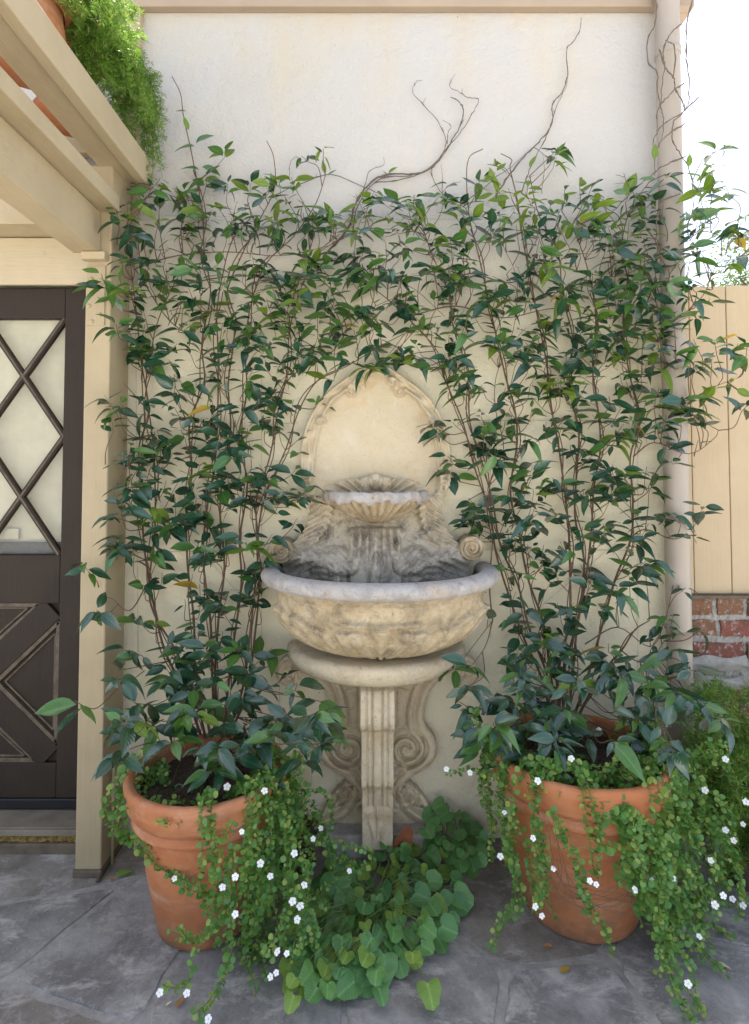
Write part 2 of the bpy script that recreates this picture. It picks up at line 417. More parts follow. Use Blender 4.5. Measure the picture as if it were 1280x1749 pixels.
for i, s0 in enumerate(seeds):
    poly = [Vector((-3.15, -1.74)), Vector((2.75, -1.74)), Vector((2.75, -.002)), Vector((-3.15, -.002))]
    for j, s1 in enumerate(seeds):
        if i == j: continue
        d = s1 - s0
        if d.length > 2.4: continue
        dn = d.normalized(); poly = clip(poly, s0 + d * .5 - dn * rs.uniform(.003, .012), dn)
        if len(poly) < 3: break
    if len(poly) < 3: continue
    pts = []
    for a, b in zip(poly, poly[1:] + poly[:1]):
        n = max(1, int((b - a).length / .045)); e = (b - a); nn = Vector((-e.y, e.x)).normalized() if e.length > 0 else Vector((0, 0))
        for k in range(n):
            t = k / n; q = a.lerp(b, t) + nn * (abs(rs.gauss(0, .005)) if 0 < k else .012)
            if k == 0: q = q.lerp(s0, .05)
            pts.append(q)
    m = MB(); n = len(pts); zt = rs.uniform(-.002, .003)
    tilt = Vector((rs.uniform(-.004, .004), rs.uniform(-.004, .004)))
    top = [(p.x, p.y, zt + (p - s0).dot(tilt)) for p in [q.lerp(s0, .012) for q in pts]]
    mid = [(p.x, p.y, zt - .004) for p in pts]; bot = [(p.x, p.y, -.03) for p in pts]
    f = [tuple(range(n))] + [(k, n + k, n + (k + 1) % n, (k + 1) % n) for k in range(n)] + [(n + k, 2 * n + k, 2 * n + (k + 1) % n, n + (k + 1) % n) for k in range(n)]
    m.add(top + mid + bot, f)
    m.build('flagstone', M['flagA'] if rs.random() < .6 else M['flagB'], patio)

# ---------------------------------------------------------------- house
WX = P(1143, 800, 0).x; EAVE = P(640, 12, -.03).z; LEDGE = P(640, 372, -.012).z
DX0, DX1 = -2.02, -1.10; DZ0 = P(60, 1385, .0).z; DZ1 = P(60, 490, .0).z
house = thing('house', (0, 0, 0), 'cream stucco house wall with brown lattice door behind the fountain and vines', 'house')
m = MB()
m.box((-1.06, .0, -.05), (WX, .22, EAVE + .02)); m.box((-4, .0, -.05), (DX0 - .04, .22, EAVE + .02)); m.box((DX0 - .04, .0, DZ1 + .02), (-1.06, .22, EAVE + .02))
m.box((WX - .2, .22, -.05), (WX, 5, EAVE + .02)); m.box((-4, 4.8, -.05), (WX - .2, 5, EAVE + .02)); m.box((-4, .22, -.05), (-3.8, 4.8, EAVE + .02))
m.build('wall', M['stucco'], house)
# thicker lower coat of stucco with a rounded top ledge
prof = [(-.0, LEDGE + .012), (-.006, LEDGE + .010), (-.010, LEDGE + .002), (-.012, LEDGE - .015), (-.012, .0), (-.012, -.05)]
V = np.array([[(x, y, z + .004 * math.sin(x * 5) * (z > 1)) for y, z in prof] for x in np.linspace(-.93, WX - .006, 80)])
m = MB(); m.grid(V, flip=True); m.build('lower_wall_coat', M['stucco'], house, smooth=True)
boxpart('fascia', (-1.0, -.035, EAVE), (WX + .12, -.001, EAVE + .20), M['fascia'], house)
boxpart('fascia', (WX + .001, -.001, EAVE), (WX + .12, 5, EAVE + .20), M['fascia'], house)
m = MB(); m.add([(-4.3, -.06, EAVE + .2), (WX + .14, -.06, EAVE + .2), (WX + .14, 2.6, EAVE + 1.2), (-4.3, 2.6, EAVE + 1.2), (WX + .14, 5.2, EAVE + .2), (-4.3, 5.2, EAVE + .2),
                 (-4.3, -.06, EAVE + .24), (WX + .14, -.06, EAVE + .24), (WX + .14, 2.6, EAVE + 1.26), (-4.3, 2.6, EAVE + 1.26), (WX + .14, 5.2, EAVE + .24), (-4.3, 5.2, EAVE + .24)],
                [(0, 3, 2, 1), (3, 5, 4, 2), (6, 7, 8, 9), (9, 8, 10, 11), (0, 1, 7, 6), (4, 5, 11, 10), (1, 2, 8, 7), (2, 4, 10, 8), (0, 6, 9, 3), (3, 9, 11, 5), (0, 1, 2), (2, 4, 5)][:10])
m.build('roof', M['roof'], house)  # unseen; roof and back walls added so the house shades the patio
boxpart('gable_ceiling', (-4, .03, EAVE + .03), (WX, 4.99, EAVE + .19), M['fascia'], house, 0)
# trim above and around the door
boxpart('door_header', (-2.3, -.018, DZ1 + .004), (-.96, -.001, P(60, 409, 0).z), M['header'], house)
LZ = P(60, 408, 0).z
boxpart('ledger_board', (-2.6, -.13, LZ + .003), (-1.03, -.001, LZ + .19), M['tan'], house)
boxpart('door_jamb', (-1.096, -.02, .0), (-1.0, -.001, DZ1 + .003), M['tan_v'], house)
tx0, tx1 = P(206, 240, -.035).x, P(236, 240, -.035).x
boxpart('trim_board', (tx0, -.035, 2.30), (tx1, -.001, EAVE - .003), M['tan_v'], house)
# sill and step
boxpart('door_sill', (-2.2, -.10, .080), (-1.03, .06, DZ0 - .004), M['sill'], house)
boxpart('sill_nosing', (-2.2, -.112, .066), (-1.03, -.102, DZ0 - .006), M['sill'], house)
m = MB()
rg = np.random.RandomState(2); xs = np.linspace(-2.2, -1.03, 160); zs = np.linspace(.036, .079, 9)
V = np.array([[(x, -.092 + rg.uniform(-.006, .006), z) for x in xs] for z in zs]); m.grid(V); m.box((-2.2, -.085, .036), (-1.03, .05, .079))
m.build('rough_step_riser', M['grit'], house)
boxpart('step_base', (-2.2, -.105, -.02), (-1.03, .05, .035), M['base'], house, .006)
# the door itself
door = bpy.data.objects.new('door', None); C.objects.link(door); door.parent = house; door.location = (0, .0, 0)
DF = .012                                   # door face
SX = P(108, 700, DF).x                      # inner edge of the right stile
gz1 = P(60, 543, DF).z; gz0 = P(60, 948, DF).z
W_R = DX1 - SX; SXL = DX0 + W_R
boxpart('stile', (SX, DF, DZ0 + .04), (DX1, DF + .04, DZ1), M['door'], door, .004)
boxpart('stile', (DX0, DF, DZ0 + .04), (SXL, DF + .04, DZ1), M['door'], door, .004)
boxpart('top_rail', (SXL + .0005, DF + .001, gz1), (SX - .0005, DF + .04, DZ1), M['door'], door, .004)
lz1 = P(60, 1031, DF).z; lz0 = P(60, 1304, DF).z
boxpart('lock_rail', (SXL + .0005, DF + .001, lz1), (SX - .0005, DF + .04, gz0), M['door'], door, .004)
boxpart('bottom_rail', (SXL + .0005, DF + .001, DZ0 + .04), (SX - .0005, DF + .04, lz0), M['door'], door, .004)
boxpart('door_sweep', (DX0, DF - .004, DZ0), (DX1, DF + .03, DZ0 + .039), M['rubber'], door, .004)
boxpart('lower_panel', (SXL, DF + .022, lz0), (SX, DF + .036, lz1), M['door'], door, 0)
def bar(name, a, b, wdt, y0, y1, mat, parent, bev=.003, lim=None):
    a = Vector((a[0], 0, a[1])); b = Vector((b[0], 0, b[1])); d = (b - a).normalized(); nn = Vector((-d.z, 0, d.x)) * wdt / 2
    q = [a + nn, a - nn, b - nn, b + nn]
    m = MB(); m.add([(p.x, y0, p.z) for p in q] + [(p.x, y1, p.z) for p in q], [(0, 1, 2, 3)[::-1], (4, 5, 6, 7), (0, 4, 5, 1)[::-1], (1, 5, 6, 2)[::-1], (2, 6, 7, 3)[::-1], (3, 7, 4, 0)[::-1]])
    return m.build(name, mat, parent, bevel=bev)
xm = (SX + SXL) / 2; zm = (lz0 + lz1) / 2
def inset(p, c, k): return (c[0] + (p[0] - c[0]) * k, c[1] + (p[1] - c[1]) * k)
bwid = .10
bar('diagonal_brace', (SXL + .03, lz0 + .02), (SX - .03, lz1 - .02), bwid, DF + .0035, DF + .03, M['door'], door)
bar('diagonal_brace', (SXL + .03, lz1 - .02), (SX - .03, lz0 + .02), bwid, DF + .005, DF + .03, M['door'], door)
# worn mouldings round the four triangular panels, bevel highlights put into their colour
dx, dz = SX - SXL, lz1 - lz0; dl = math.hypot(dx, dz); off = bwid / 2
def tri(a, b, c):
    cc = ((a[0] + b[0] + c[0]) / 3, (a[1] + b[1] + c[1]) / 3)
    for k, y, mt, wd in ((1.0, .008, M['mould'], .019), (.80, .016, M['mould'], .008)):
        pts = [inset(q, cc, k) for q in (a, b, c)]
        for q0, q1 in zip(pts, pts[1:] + pts[:1]): bar('moulding', q0, q1, wd, DF + y, DF + .03, mt, door, .002)
ox = off * dl / dz; oz = off * dl / dx
tri((SX - .006, zm - dz / 2 + oz + .004), (SX - .006, zm + dz / 2 - oz - .004), (xm + ox + .01, zm))
tri((SXL + .006, zm - dz / 2 + oz + .004), (SXL + .006, zm + dz / 2 - oz - .004), (xm - ox - .01, zm))
tri((SXL + ox + .01, lz1 - .006), (SX - ox - .01, lz1 - .006), (xm, zm + oz + .01))
tri((SXL + ox + .01, lz0 + .006), (SX - ox - .01, lz0 + .006), (xm, zm - oz - .01))
# lattice of diagonal glazing bars
def seg_clip(x0, z0, sl_):
    out = []
    for xx in (SXL, SX):
        zz = z0 + sl_ * (xx - x0)
        if gz0 <= zz <= gz1: out.append((xx, zz))
    for zz in (gz0, gz1):
        xx = x0 + (zz - z0) / sl_
        if SXL < xx < SX: out.append((xx, zz))
    return out
q0, q1 = P(0, 585, DF), P(106, 743, DF); slope = (q1.z - q0.z) / (q1.x - q0.x); per = P(0, 585, DF).z - P(0, 791, DF).z
for k in range(-5, 6):
    e = seg_clip(q0.x, q0.z + k * per, slope)
    if len(e) == 2: bar('glazing_bar', e[0], e[1], .023, DF + .004, DF + .026, M['door'], door); bar('glazing_bead', e[0], e[1], .008, DF + .001, DF + .006, M['mould'], door, .001)
q0 = P(0, 695, DF)
for k in range(-6, 6):
    e = seg_clip(q0.x, q0.z + k * per, -slope)
    if len(e) == 2: bar('glazing_bar', e[0], e[1], .023, DF + .0055, DF + .027, M['door'], door); bar('glazing_bead', e[0], e[1], .008, DF + .0025, DF + .007, M['mould'], door, .001)
m = MB(); m.add([(SXL, DF + .030, gz0), (SX, DF + .030, gz0), (SX, DF + .030, gz1), (SXL, DF + .030, gz1)], [(0, 1, 2, 3)]); m.build('pane', M['glass'], door)
xs = np.linspace(SXL - .02, SX + .02, 60); zs = np.linspace(gz0 - .02, gz1 + .02, 20)
V = np.array([[(x, .075 + .005 * math.sin(x * 38 + z * 2) + .004 * math.sin(z * 9 + x * 5), z) for x in xs] for z in zs])
m = MB(); m.grid(V); m.build('curtain', M['curtain'], door, smooth=True)
boxpart('curtain_hem_rail', (SXL, .050, gz0 - .01), (SX, .062, P(60, 926, .05).z), M['door'], door)
boxpart('inner_latch_plate', (P(4, 905, .05).x, .052, P(0, 921, .05).z), (P(31, 905, .05).x, .058, P(0, 903, .05).z), M['curtain'], door)

# ---------------------------------------------------------------- pergola
PFY = -.224; PX0, PX1 = P(144, 600, PFY).x, P(187.5, 600, PFY).x
perg = thing('pergola', (PX0 + .045, PFY + .07, 0), 'tan painted timber pergola with post beside the lattice door', 'pergola')
boxpart('post', (PX0, PFY, .022), (PX1, -.065, 2.49), M['tan_v'], perg, .005)
boxpart('post_foot', (PX0 - .006, PFY - .006, -.003), (PX1 + .004, -.06, .0225), M['base'], perg, .005)
bx0, bx1 = P(126, 433, PFY).x, P(172, 433, PFY).x; bz = P(172, 433, PFY).z; cz = P(205, 362, PFY).z; cx = P(205, 362, PFY).x
boxpart('lower_beam', (bx0, -3.6, bz), (bx1, PFY - .002, cz - .002), M['tan'], perg, .005)
boxpart('beam_cap', (bx0 - .05, -3.6, cz), (cx, PFY + .0, cz + .055), M['tan'], perg, .004)
boxpart('post_ledge', (PX0 - .004, PFY - .03, bz - .03), (PX1 - .01, PFY - .001, bz - .002), M['tan'], perg, .003)
ux0, ux1 = P(168, 284, PFY).x, P(213, 290, PFY).x; uz = P(168, 284, PFY).z
boxpart('upper_beam', (ux0, -3.6, uz), (ux1 - .003, -.085, uz + .13), M['tan'], perg, .004)
boxpart('upper_beam', (ux1 + .002, -3.6, uz - .012), (ux1 + .040, -.075, uz + .095), M['tan'], perg, .004)
boxpart('crossbeam', (-2.6, -.085, uz + .132), (ux1 - .02, -.045, uz + .22), M['tan'], perg, .004)
boxpart('pot_rail', (-1.26, -3.6, uz + .085), (-1.19, -.05, uz + .13), M['tan'], perg, .003)
boxpart('outer_beam', (-2.4, -3.6, uz), (-2.3, -.05, uz + .13), M['tan'], perg, .004)
boxpart('ledger_strip', (-2.4, -.05, uz - .001), (ux0 - .01, -.002, uz + .1), M['tan'], perg, .004)
a, b = P(147, 556, PFY), P(181, 455, PFY)
pl = boxpart('bracket_plate', (a.x, PFY - .005, a.z), (b.x, PFY - .0005, b.z), M['tan_v'], perg, .003)
for (bx_, by_) in [(156, 477), (172, 479), (158, 500), (168, 511), (152, 522), (171, 537), (157, 549), (173, 488)]:
    q = P(bx_, by_, PFY - .005); m = MB()
    for rr, yy in ((1, .0),): pass
    ring = [[(q.x + r_ * math.cos(t), q.y - h_, q.z + r_ * math.sin(t)) for t in np.linspace(0, 2 * math.pi, 10, endpoint=False)] for r_, h_ in ((.0085, 0), (.0075, .003), (.004, .006), (.0005, .0065))]
    m.grid(np.array(ring), closed_u=True, flip=True); m.build('bolt', M['tan_v'], pl, smooth=True, off=wloc(perg))
# conduit and clamps on the post's side
m = MB(); m.tube([(PX1 + .012, PFY + .06, .0), (PX1 + .012, PFY + .06, .34)], .006, 8)
tag(m.build('conduit', M['tan_v'], perg, smooth=True))
for zz in (.16, .29):
    m = MB(); m.tube([(PX1 + .001, PFY + .085, zz), (PX1 + .024, PFY + .085, zz)], [.026, .016], 12); m.build('pipe_clamp', M['metal'], perg, smooth=True)

# ---------------------------------------------------------------- downspout
DR = .0435; dcx = P(1157, 900, -.075).x; DY = -.075
dsp = thing('downspout', (dcx, DY, 0), 'round beige metal downspout at the right corner of the stucco wall', 'downspout')
def ring_lathe(prof, cx_, cy_, k=28):
    t = np.linspace(0, 2 * math.pi, k, endpoint=False)
    return np.array([[(cx_ + r_ * math.cos(a_), cy_ + r_ * math.sin(a_), z_) for a_ in t] for r_, z_ in prof])
zj = P(1157, 1082, -.13).z
m = MB(); m.grid(ring_lathe([(DR, z_) for z_ in np.linspace(zj, EAVE + .1, 24)], dcx, DY), True); m.build('upper_pipe', M['pipe'], dsp, smooth=True)
m = MB(); m.grid(ring_lathe([(DR * 1.015, z_) for z_ in np.linspace(-.01, zj - .002, 14)] + [(DR * 1.05, zj - .002), (DR * 1.06, zj + .004), (DR * 1.0, zj + .008)], dcx, DY), True); m.build('lower_pipe', M['pipe'], dsp, smooth=True)
for zz in (2.05, 3.0):
    m = MB(); m.grid(ring_lathe([(DR + .001, zz), (DR + .004, zz + .002), (DR + .004, zz + .023), (DR + .001, zz + .025)], dcx, DY), True); m.build('strap', M['pipe'], dsp, smooth=True)

# ---------------------------------------------------------------- low brick wall with plank fence
BY = .03; bz1 = P(1230, 1018, BY).z; bx_start = WX + .004; bx_end = 3.2
bw = thing('brick_wall', ((bx_start + bx_end) / 2, BY + .1, 0), 'low old red brick wall with thick mortar under the plank fence', 'wall')
rb = random.Random(5)
m = MB(); xs = np.linspace(bx_start, bx_end, 200); zs = np.linspace(-.05, bz1 - .012, 90)
nr = np.random.RandomState(4).rand(90, 200)
V = np.array([[(x, BY + .006 + .009 * nr[j, i], z) for i, x in enumerate(xs)] for j, z in enumerate(zs)]); m.grid(V); m.box((bx_start, BY + .016, -.05), (bx_end, BY + .22, bz1 - .012))
m.build('mortar', M['mortar'], bw)
rowpx = [(1022, 1051), (1060, 1087), (1098, 1124), (1146, 1160), (1171, 1199), (1208, 1240), (1250, 1278), (1288, 1316), (1326, 1354), (1364, 1392), (1402, 1424)]
bm = {}
def brick_mesh(L, Hh, seed, mat):
    r_ = random.Random(seed); m = MB(); nx = 5
    def j(a): return a + r_.uniform(-.003, .003)
    fr = [[(j(-L / 2 + L * i / (nx - 1)), r_.uniform(-.004, .004), j(-Hh / 2 + Hh * k / 2)) for i in range(nx)] for k in range(3)]
    V = np.array(fr); m.grid(V)
    edge = [fr[0][i] for i in range(nx)] + [fr[1][-1]] + [fr[2][i] for i in range(nx - 1, -1, -1)] + [fr[1][0]]
    n = len(edge); m.add(edge + [(x, .09, z) for x, y, z in edge], [(i, n + i, n + (i + 1) % n, (i + 1) % n) for i in range(n)])
    return m
for ri, (ya, yb) in enumerate(rowpx):
    za, zb = P(1230, yb, BY).z, P(1230, ya, BY).z; z_ = (za + zb) / 2; Hh = zb - za
    x = bx_start + (.0 if ri else .0) - rb.uniform(0, .1) * (ri > 0)
    first3 = [P(1220, 1040, BY).x, P(1244, 1040, BY).x, 0] if ri == 0 else None
    k = 0
    while x < 2.4:
        L = (.095 if (ri == 0 and k == 1) else (.205 if ri != 2 or k % 2 else .15)) + rb.uniform(-.006, .006)
        if ri == 0 and k == 0: L = P(1219, 1040, BY).x - x
        xa = max(x, bx_start + .002); Lr = x + L - xa
        if Lr > .03 and not (ri == 3 and .0 < xa - bx_start < .25 and k > 0):
            mt = M['brickD'] if ri == 0 else (M['brickW'] if ri in (5, 7) and k == (0 if ri == 5 else 1) else (M['brick'] if rb.random() < .8 else M['brickD']))
            m = brick_mesh(Lr, Hh, rb.random(), mt); o = m.build('brick', mt, None, bevel=.003); o.parent = bw
            o.location = Vector((xa + Lr / 2, BY + rb.uniform(-.004, .004), z_)) - bw.location
        x += L + rb.uniform(.012, .02); k += 1
m = MB(); rr = np.random.RandomState(9); xs = np.linspace(bx_start, P(1275, 1150, BY).x, 40)
def smear(y0, y1):
    t = [[(x, BY - .002 - .012 * math.sin(math.pi * k / 6) - .004 * rr.rand(), P(1230, y1, BY).z + (P(1230, y0, BY).z - P(1230, y1, BY).z) * k / 6 + .006 * math.sin(x * 40 + k)) for x in xs] for k in range(7)]
    m.grid(np.array(t))
smear(1121, 1144); smear(1156, 1178); m.build('mortar_smear', M['mortar'], bw, smooth=True)
boxpart('coping_strip', (bx_start, BY - .004, bz1 - .011), (bx_end, BY + .2, bz1 + .001), M['base'], bw, .002)
fz1 = P(1230, 487, BY + .03).z
fence = thing('plank_fence', ((bx_start + bx_end) / 2, BY + .05, bz1), 'tall tan painted plank fence standing on the brick wall', 'fence')
xs_ = [bx_start + .002, P(1183, 800, BY + .03).x, P(1247, 800, BY + .03).x]
while xs_[-1] < 3.0: xs_.append(xs_[-1] + .148 + rb.uniform(-.003, .003))
for a, b in zip(xs_[:-1], xs_[1:]):
    boxpart('plank', (a + .0015, BY + .03 + rb.uniform(-.0015, .0015), bz1 + .002), (b - .0015, BY + .052, fz1 + rb.uniform(-.006, .006)), M['fence'], fence, .003)
boxpart('rail', (bx_start + .002, BY + .055, bz1 + .15), (3.0, BY + .095, bz1 + .24), M['fence'], fence)
boxpart('rail', (bx_start + .002, BY + .055, fz1 - .3), (3.0, BY + .095, fz1 - .21), M['fence'], fence)

# ================================================================== WALL FOUNTAIN
FC = 645.0
fx = P(FC, 1000, 0).x
fount = thing('wall_fountain', (fx, -.15, 0), 'ochre carved stone wall fountain with shell bowl, basin and scrolled pedestal', 'fountain')
def mirror(pts, c): return [(c + u, y) for u, y in pts] + [(c - u, y) for u, y in reversed(pts)]
def spiral(cx, cy, r, turns, a0, sgn, n=60, r1=.12):
    return [(cx + r * (1 - (1 - r1) * t) * math.cos(a0 + sgn * turns * 2 * math.pi * t), cy + r * (1 - (1 - r1) * t) * math.sin(a0 + sgn * turns * 2 * math.pi * t)) for t in np.linspace(0, 1, n)]
# ---- back panel: arched plaque with scrolled frame, widening to the carved foot in the basin
c0 = 642.0
archR = catmull2([(0, 621), (22, 625), (37, 634), (53, 645), (71, 658), (89, 674), (103, 692), (114, 712), (122, 731), (127, 752), (130, 775), (130, 800), (128, 828), (121, 846), (114, 860), (115, 880), (121, 900), (131, 915), (143, 928), (160, 940)], 4)
outl = mirror(archR + [(162, 1000)], c0)
frameR = [q for q in archR if q[1] < 842]
frame_line = [(c0 - u, y) for u, y in reversed(frameR)] + [(c0 + u, y) for u, y in frameR]
curls = []
for sg in (-1, 1):
    curls += [spiral(c0 + sg * 28, 652, 11, 1.4, math.pi / 2, -sg), spiral(c0 + sg * 40, 668, 9, 1.3, 0 if sg > 0 else math.pi, sg), spiral(c0 + sg * 118, 832, 12, 1.3, -math.pi / 2, sg),
              spiral(c0 + sg * 95, 720, 8, 1.1, 0, sg)]
    curls += [[(c0 + sg * 50, 664), (c0 + sg * 72, 682), (c0 + sg * 90, 708), (c0 + sg * 98, 722)], [(c0 + sg * 96, 730), (c0 + sg * 104, 760), (c0 + sg * 107, 792), (c0 + sg * 112, 822)]]
def hpanel(X, Y):
    u = X - c0; au = np.abs(u)
    d, sa = dpoly(X, Y, frame_line)
    up = sstep(Y, 850, 838)
    h = .034 + up * (.034 * gauss(d - 4, 5) * (.8 + .2 * np.sin(sa / 5.0)) + .026 * gauss(d - 15, 4.5) * (.65 + .35 * np.sin(sa / 8.0 + d / 3)) + .010 * sstep(d, 26, 18))
    for c in curls:
        dc, _ = dpoly(X, Y, c); h += .024 * gauss(dc, 3.0)
    # leafy flank strips under the frame
    fl = sstep(Y, 838, 850) * sstep(Y, 945, 925)
    edge = np.interp(Y, [q[1] for q in archR], [q[0] for q in archR])
    dd = edge - au
    h += fl * (.030 * sstep(dd, 48, 8) + .008 * np.sin(dd * .42 + Y * .55) * sstep(dd, 40, 20))
    saw = 4 * np.abs(((Y / 11.0) % 1) - .5); h += fl * .020 * gauss(dd - 34 - 3 * saw, 4)
    # carved foot swelling forward into the basin
    t = sstep(Y, 862, 985); h += .150 * t * np.exp(-(u / 92.0) ** 2) + .045 * t * np.exp(-(u / 150.0) ** 4)
    wc = np.interp(Y, [900, 912, 935, 960, 990], [46, 52, 44, 40, 46])
    col = sstep(Y, 899, 905) * sstep(wc - au, -1, 3)
    h += col * (.050 * np.sqrt(np.clip(1 - (u / (wc + 6)) ** 2, 0, 1)) + .014 * np.cos(u * (.5 - .0016 * (Y - 905))) * sstep(Y, 990, 930) + .016 * sstep(10 - au, 0, 4))
    saw2 = 3.5 * np.abs(((Y / 8.0) % 1) - .5); h += .026 * gauss(au - wc + 4 + saw2, 5) * sstep(Y, 902, 910) * sstep(Y, 960, 935)
    for sg in (-1, 1):
        e = ((u - sg * 62) / 34.0) ** 2 + ((Y - 958 + .22 * sg * (u - sg * 62)) / 26.0) ** 2
        h += .046 * np.clip(1 - e, 0, 1) ** .6 + .005 * np.sin((u * sg + Y) * .5) * np.clip(1 - e, 0, 1)
        arm = [(c0 + sg * 158, 948), (c0 + sg * 130, 952), (c0 + sg * 104, 958), (c0 + sg * 84, 972), (c0 + sg * 66, 992)]
        da, sa2 = dpoly(X, Y, arm); h += .055 * gauss(da, 15) + .006 * np.sin(sa2 * .30 + da * .45) * gauss(da, 22)
        for k in range(6):
            ln = [(c0 + sg * (90 - 6 * k), 960 + 3 * k), (c0 + sg * (120 - 3 * k), 975 + 4 * k), (c0 + sg * (150 - 6 * k), 984 + 4 * k)]
            dk, _ = dpoly(X, Y, ln); h += .009 * gauss(dk, 2.6)
    return h
def mpanel(X, Y): return pip(X, Y, outl)
def half(top):
    if top: return lambda X, Y: pip(X, Y, outl) & (Y < 846.1)
    return lambda X, Y: pip(X, Y, outl) & (Y > 844.4)
relief('back_panel', M['stone_back'], fount, (508, 777), (619, 848), half(True), hpanel, 1.5)
relief('carved_foot', M['stone_back'], fount, (478, 806), (844, 1000), half(False), hpanel, 1.5)
# ---- big volutes at the ends of the foot
def volute(name, cx, cy, rpx, y0, y1, sg, mat, coil=2.0):
    c = P(cx, cy, y0); r = rpx * (y0 - CAM_Y) / F_PX
    m = MB(); t = np.linspace(0, 2 * math.pi, 36, endpoint=False)
    prof = [(1.0, y1), (1.0, y0 + .012), (.97, y0 + .004), (.90, y0), (.84, y0 + .004), (.78, y0 + .007), (.0, y0 + .007)]
    V = np.array([[(c.x + r * k * math.cos(a), yy, c.z + r * k * math.sin(a)) for a in t] for k, yy in prof]); m.grid(V, True, flip=True)
    sp = [(c.x + r * k * .80 * math.cos(sg * a + 1.2), y0 + .004, c.z + r * k * .80 * math.sin(sg * a + 1.2)) for a, k in [(coil * 2 * math.pi * q, 1 - .82 * q) for q in np.linspace(0, 1, 44)]]
    m.tube(sp, [r * .13 * (1 - .45 * q) for q in np.linspace(0, 1, 44)], 7)
    m.tube([(c.x, y0 + .010, c.z), (c.x, y0 - .004, c.z)], [r * .20, r * .12], 12)
    return m.build(name, mat, fount, smooth=True)
volute('volute', 480, 942, 21, -.115, -.02, 1, M['stone']); volute('volute', 807, 937, 21, -.115, -.02, -1, M['stone'])
# ---- shell bowl
bz_rim = P(c0, 838, -.03).z; bR = .196; bx = P(c0, 840, -.03).x
bot = P(c0, 897, -.075).z - .004
T = np.linspace(math.pi, 2 * math.pi, 181)
def shell(prof, amp, flip=False, scal=0.0):
    V = []
    for i, (k, z, am) in enumerate(prof):
        row = []
        for a in T:
            rib = 1 + am * amp * (abs(math.cos(a * 15.5)) - .5)
            r_ = bR * k * rib
            zz = z + (scal * abs(math.sin((a - math.pi) * 3.5)) * am if scal else 0)
            row.append((bx + r_ * math.cos(a), -.028 + 1.12 * r_ * math.sin(a), zz))
        V.append(row)
    return np.array(V)
dzb = bz_rim - bot
po = [(.03, bot, 0), (.16, bot + .010, .4), (.34, bot + dzb * .16, .9), (.52, bot + dzb * .30, 1), (.68, bot + dzb * .46, 1), (.81, bot + dzb * .62, 1), (.91, bot + dzb * .76, 1), (.955, bot + dzb * .83, 1)]
m = MB(); m.grid(shell(po, .15)); m.build('shell_bowl', M['stone'], fount, smooth=True)
def lipv(k, z, ph=0, am=1.0):
    o = []
    for a in T:
        w_ = .012 * math.sin((a - math.pi) * 11) + .007 * math.sin((a - math.pi) * 23 + .7)
        r_ = bR * (k + w_ * am); o.append((bx + r_ * math.cos(a), -.028 + 1.12 * r_ * math.sin(a), z + (am - .7) * (.006 * math.sin((a - math.pi) * 11 + 1.3) + .004 * math.sin((a - math.pi) * 29))))
    return o
m = MB(); m.grid(np.array([lipv(.93, bot + dzb * .70, 0, 1.6), lipv(1.0, bot + dzb * .71, 0, 1.6), lipv(1.03, bot + dzb * .80), lipv(1.015, bz_rim - .006), lipv(.985, bz_rim), lipv(.95, bz_rim - .002), lipv(.91, bz_rim - .012), lipv(.80, bz_rim - .035), lipv(.5, bz_rim - .06), lipv(.02, bz_rim - .07)])); m.build('scalloped_lip', M['stone_grey'], fount, smooth=True)
def mshell(X, Y):
    u = np.abs(X - c0) / 89.0; top = 838 - 22 * np.sqrt(np.clip(1 - u ** 2, 0, 1)) - 2.0 * np.abs(np.sin(u * 7.5))
    top = np.minimum(top, np.where(np.abs(X - c0) < 24, 812 - 4 * np.cos((X - c0) / 8.0), 999))
    return (Y > top) & (Y < 846) & (u < 1)
def hshell(X, Y):
    u = X - c0; ang = np.arctan2(u, 862 - Y)
    h = .048 + .009 * np.cos(ang * 30) * (np.abs(u) > 22) + .012 * sstep(Y, 842, 812)
    for q, yy, rr in ((-16, 826, 11), (0, 822, 12), (16, 826, 11)):
        h += .034 * np.sqrt(np.clip(1 - ((u - q) / rr) ** 2 - ((Y - yy) / 17) ** 2, 0, 1))
    return h
relief('shell_fan', M['stone_pale'], fount, (552, 732), (800, 846), mshell, hshell, 1.3)
# ---- big basin: rim roll, carved bowl, inside
BCY = -.07; bcx = P(650, 1000, -.2).x; RR = .404
A = np.linspace(math.pi - .165, 2 * math.pi + .165, 300)
rimz = P(650, 1016, -.50).z
def basin_rows(prof, fdisp=None):
    V = []
    for k, (r_, z_) in enumerate(prof):
        row = []
        for a in A:
            rr = r_ + (fdisp(a, z_, r_) if fdisp else 0); row.append((bcx + rr * math.cos(a), min(-.002, BCY + rr * math.sin(a)), z_))
        V.append(row)
    return np.array(V)
tt = np.linspace(0, 2 * math.pi, 19)
m = MB(); m.grid(basin_rows([(RR + .037 * math.cos(q), rimz + .029 * math.sin(q)) for q in tt]), flip=True)
m.build('basin_rim', M['stone_grey'], fount, smooth=True)
zb = P(650, 1128, -.30).z - .012
prof = [(RR + .004, rimz - .026), (RR + .002, rimz - .034), (RR - .012, rimz - .040), (RR - .012, rimz - .048), (RR - .020, rimz - .052)]
zt = rimz - .052; n = 64
for k in range(1, n + 1):
    t = k / n; ang = t * math.pi / 2; prof.append((.05 + (RR - .07) * math.cos(ang) ** .80, zt - (zt - zb) * math.sin(ang) ** 1.0))
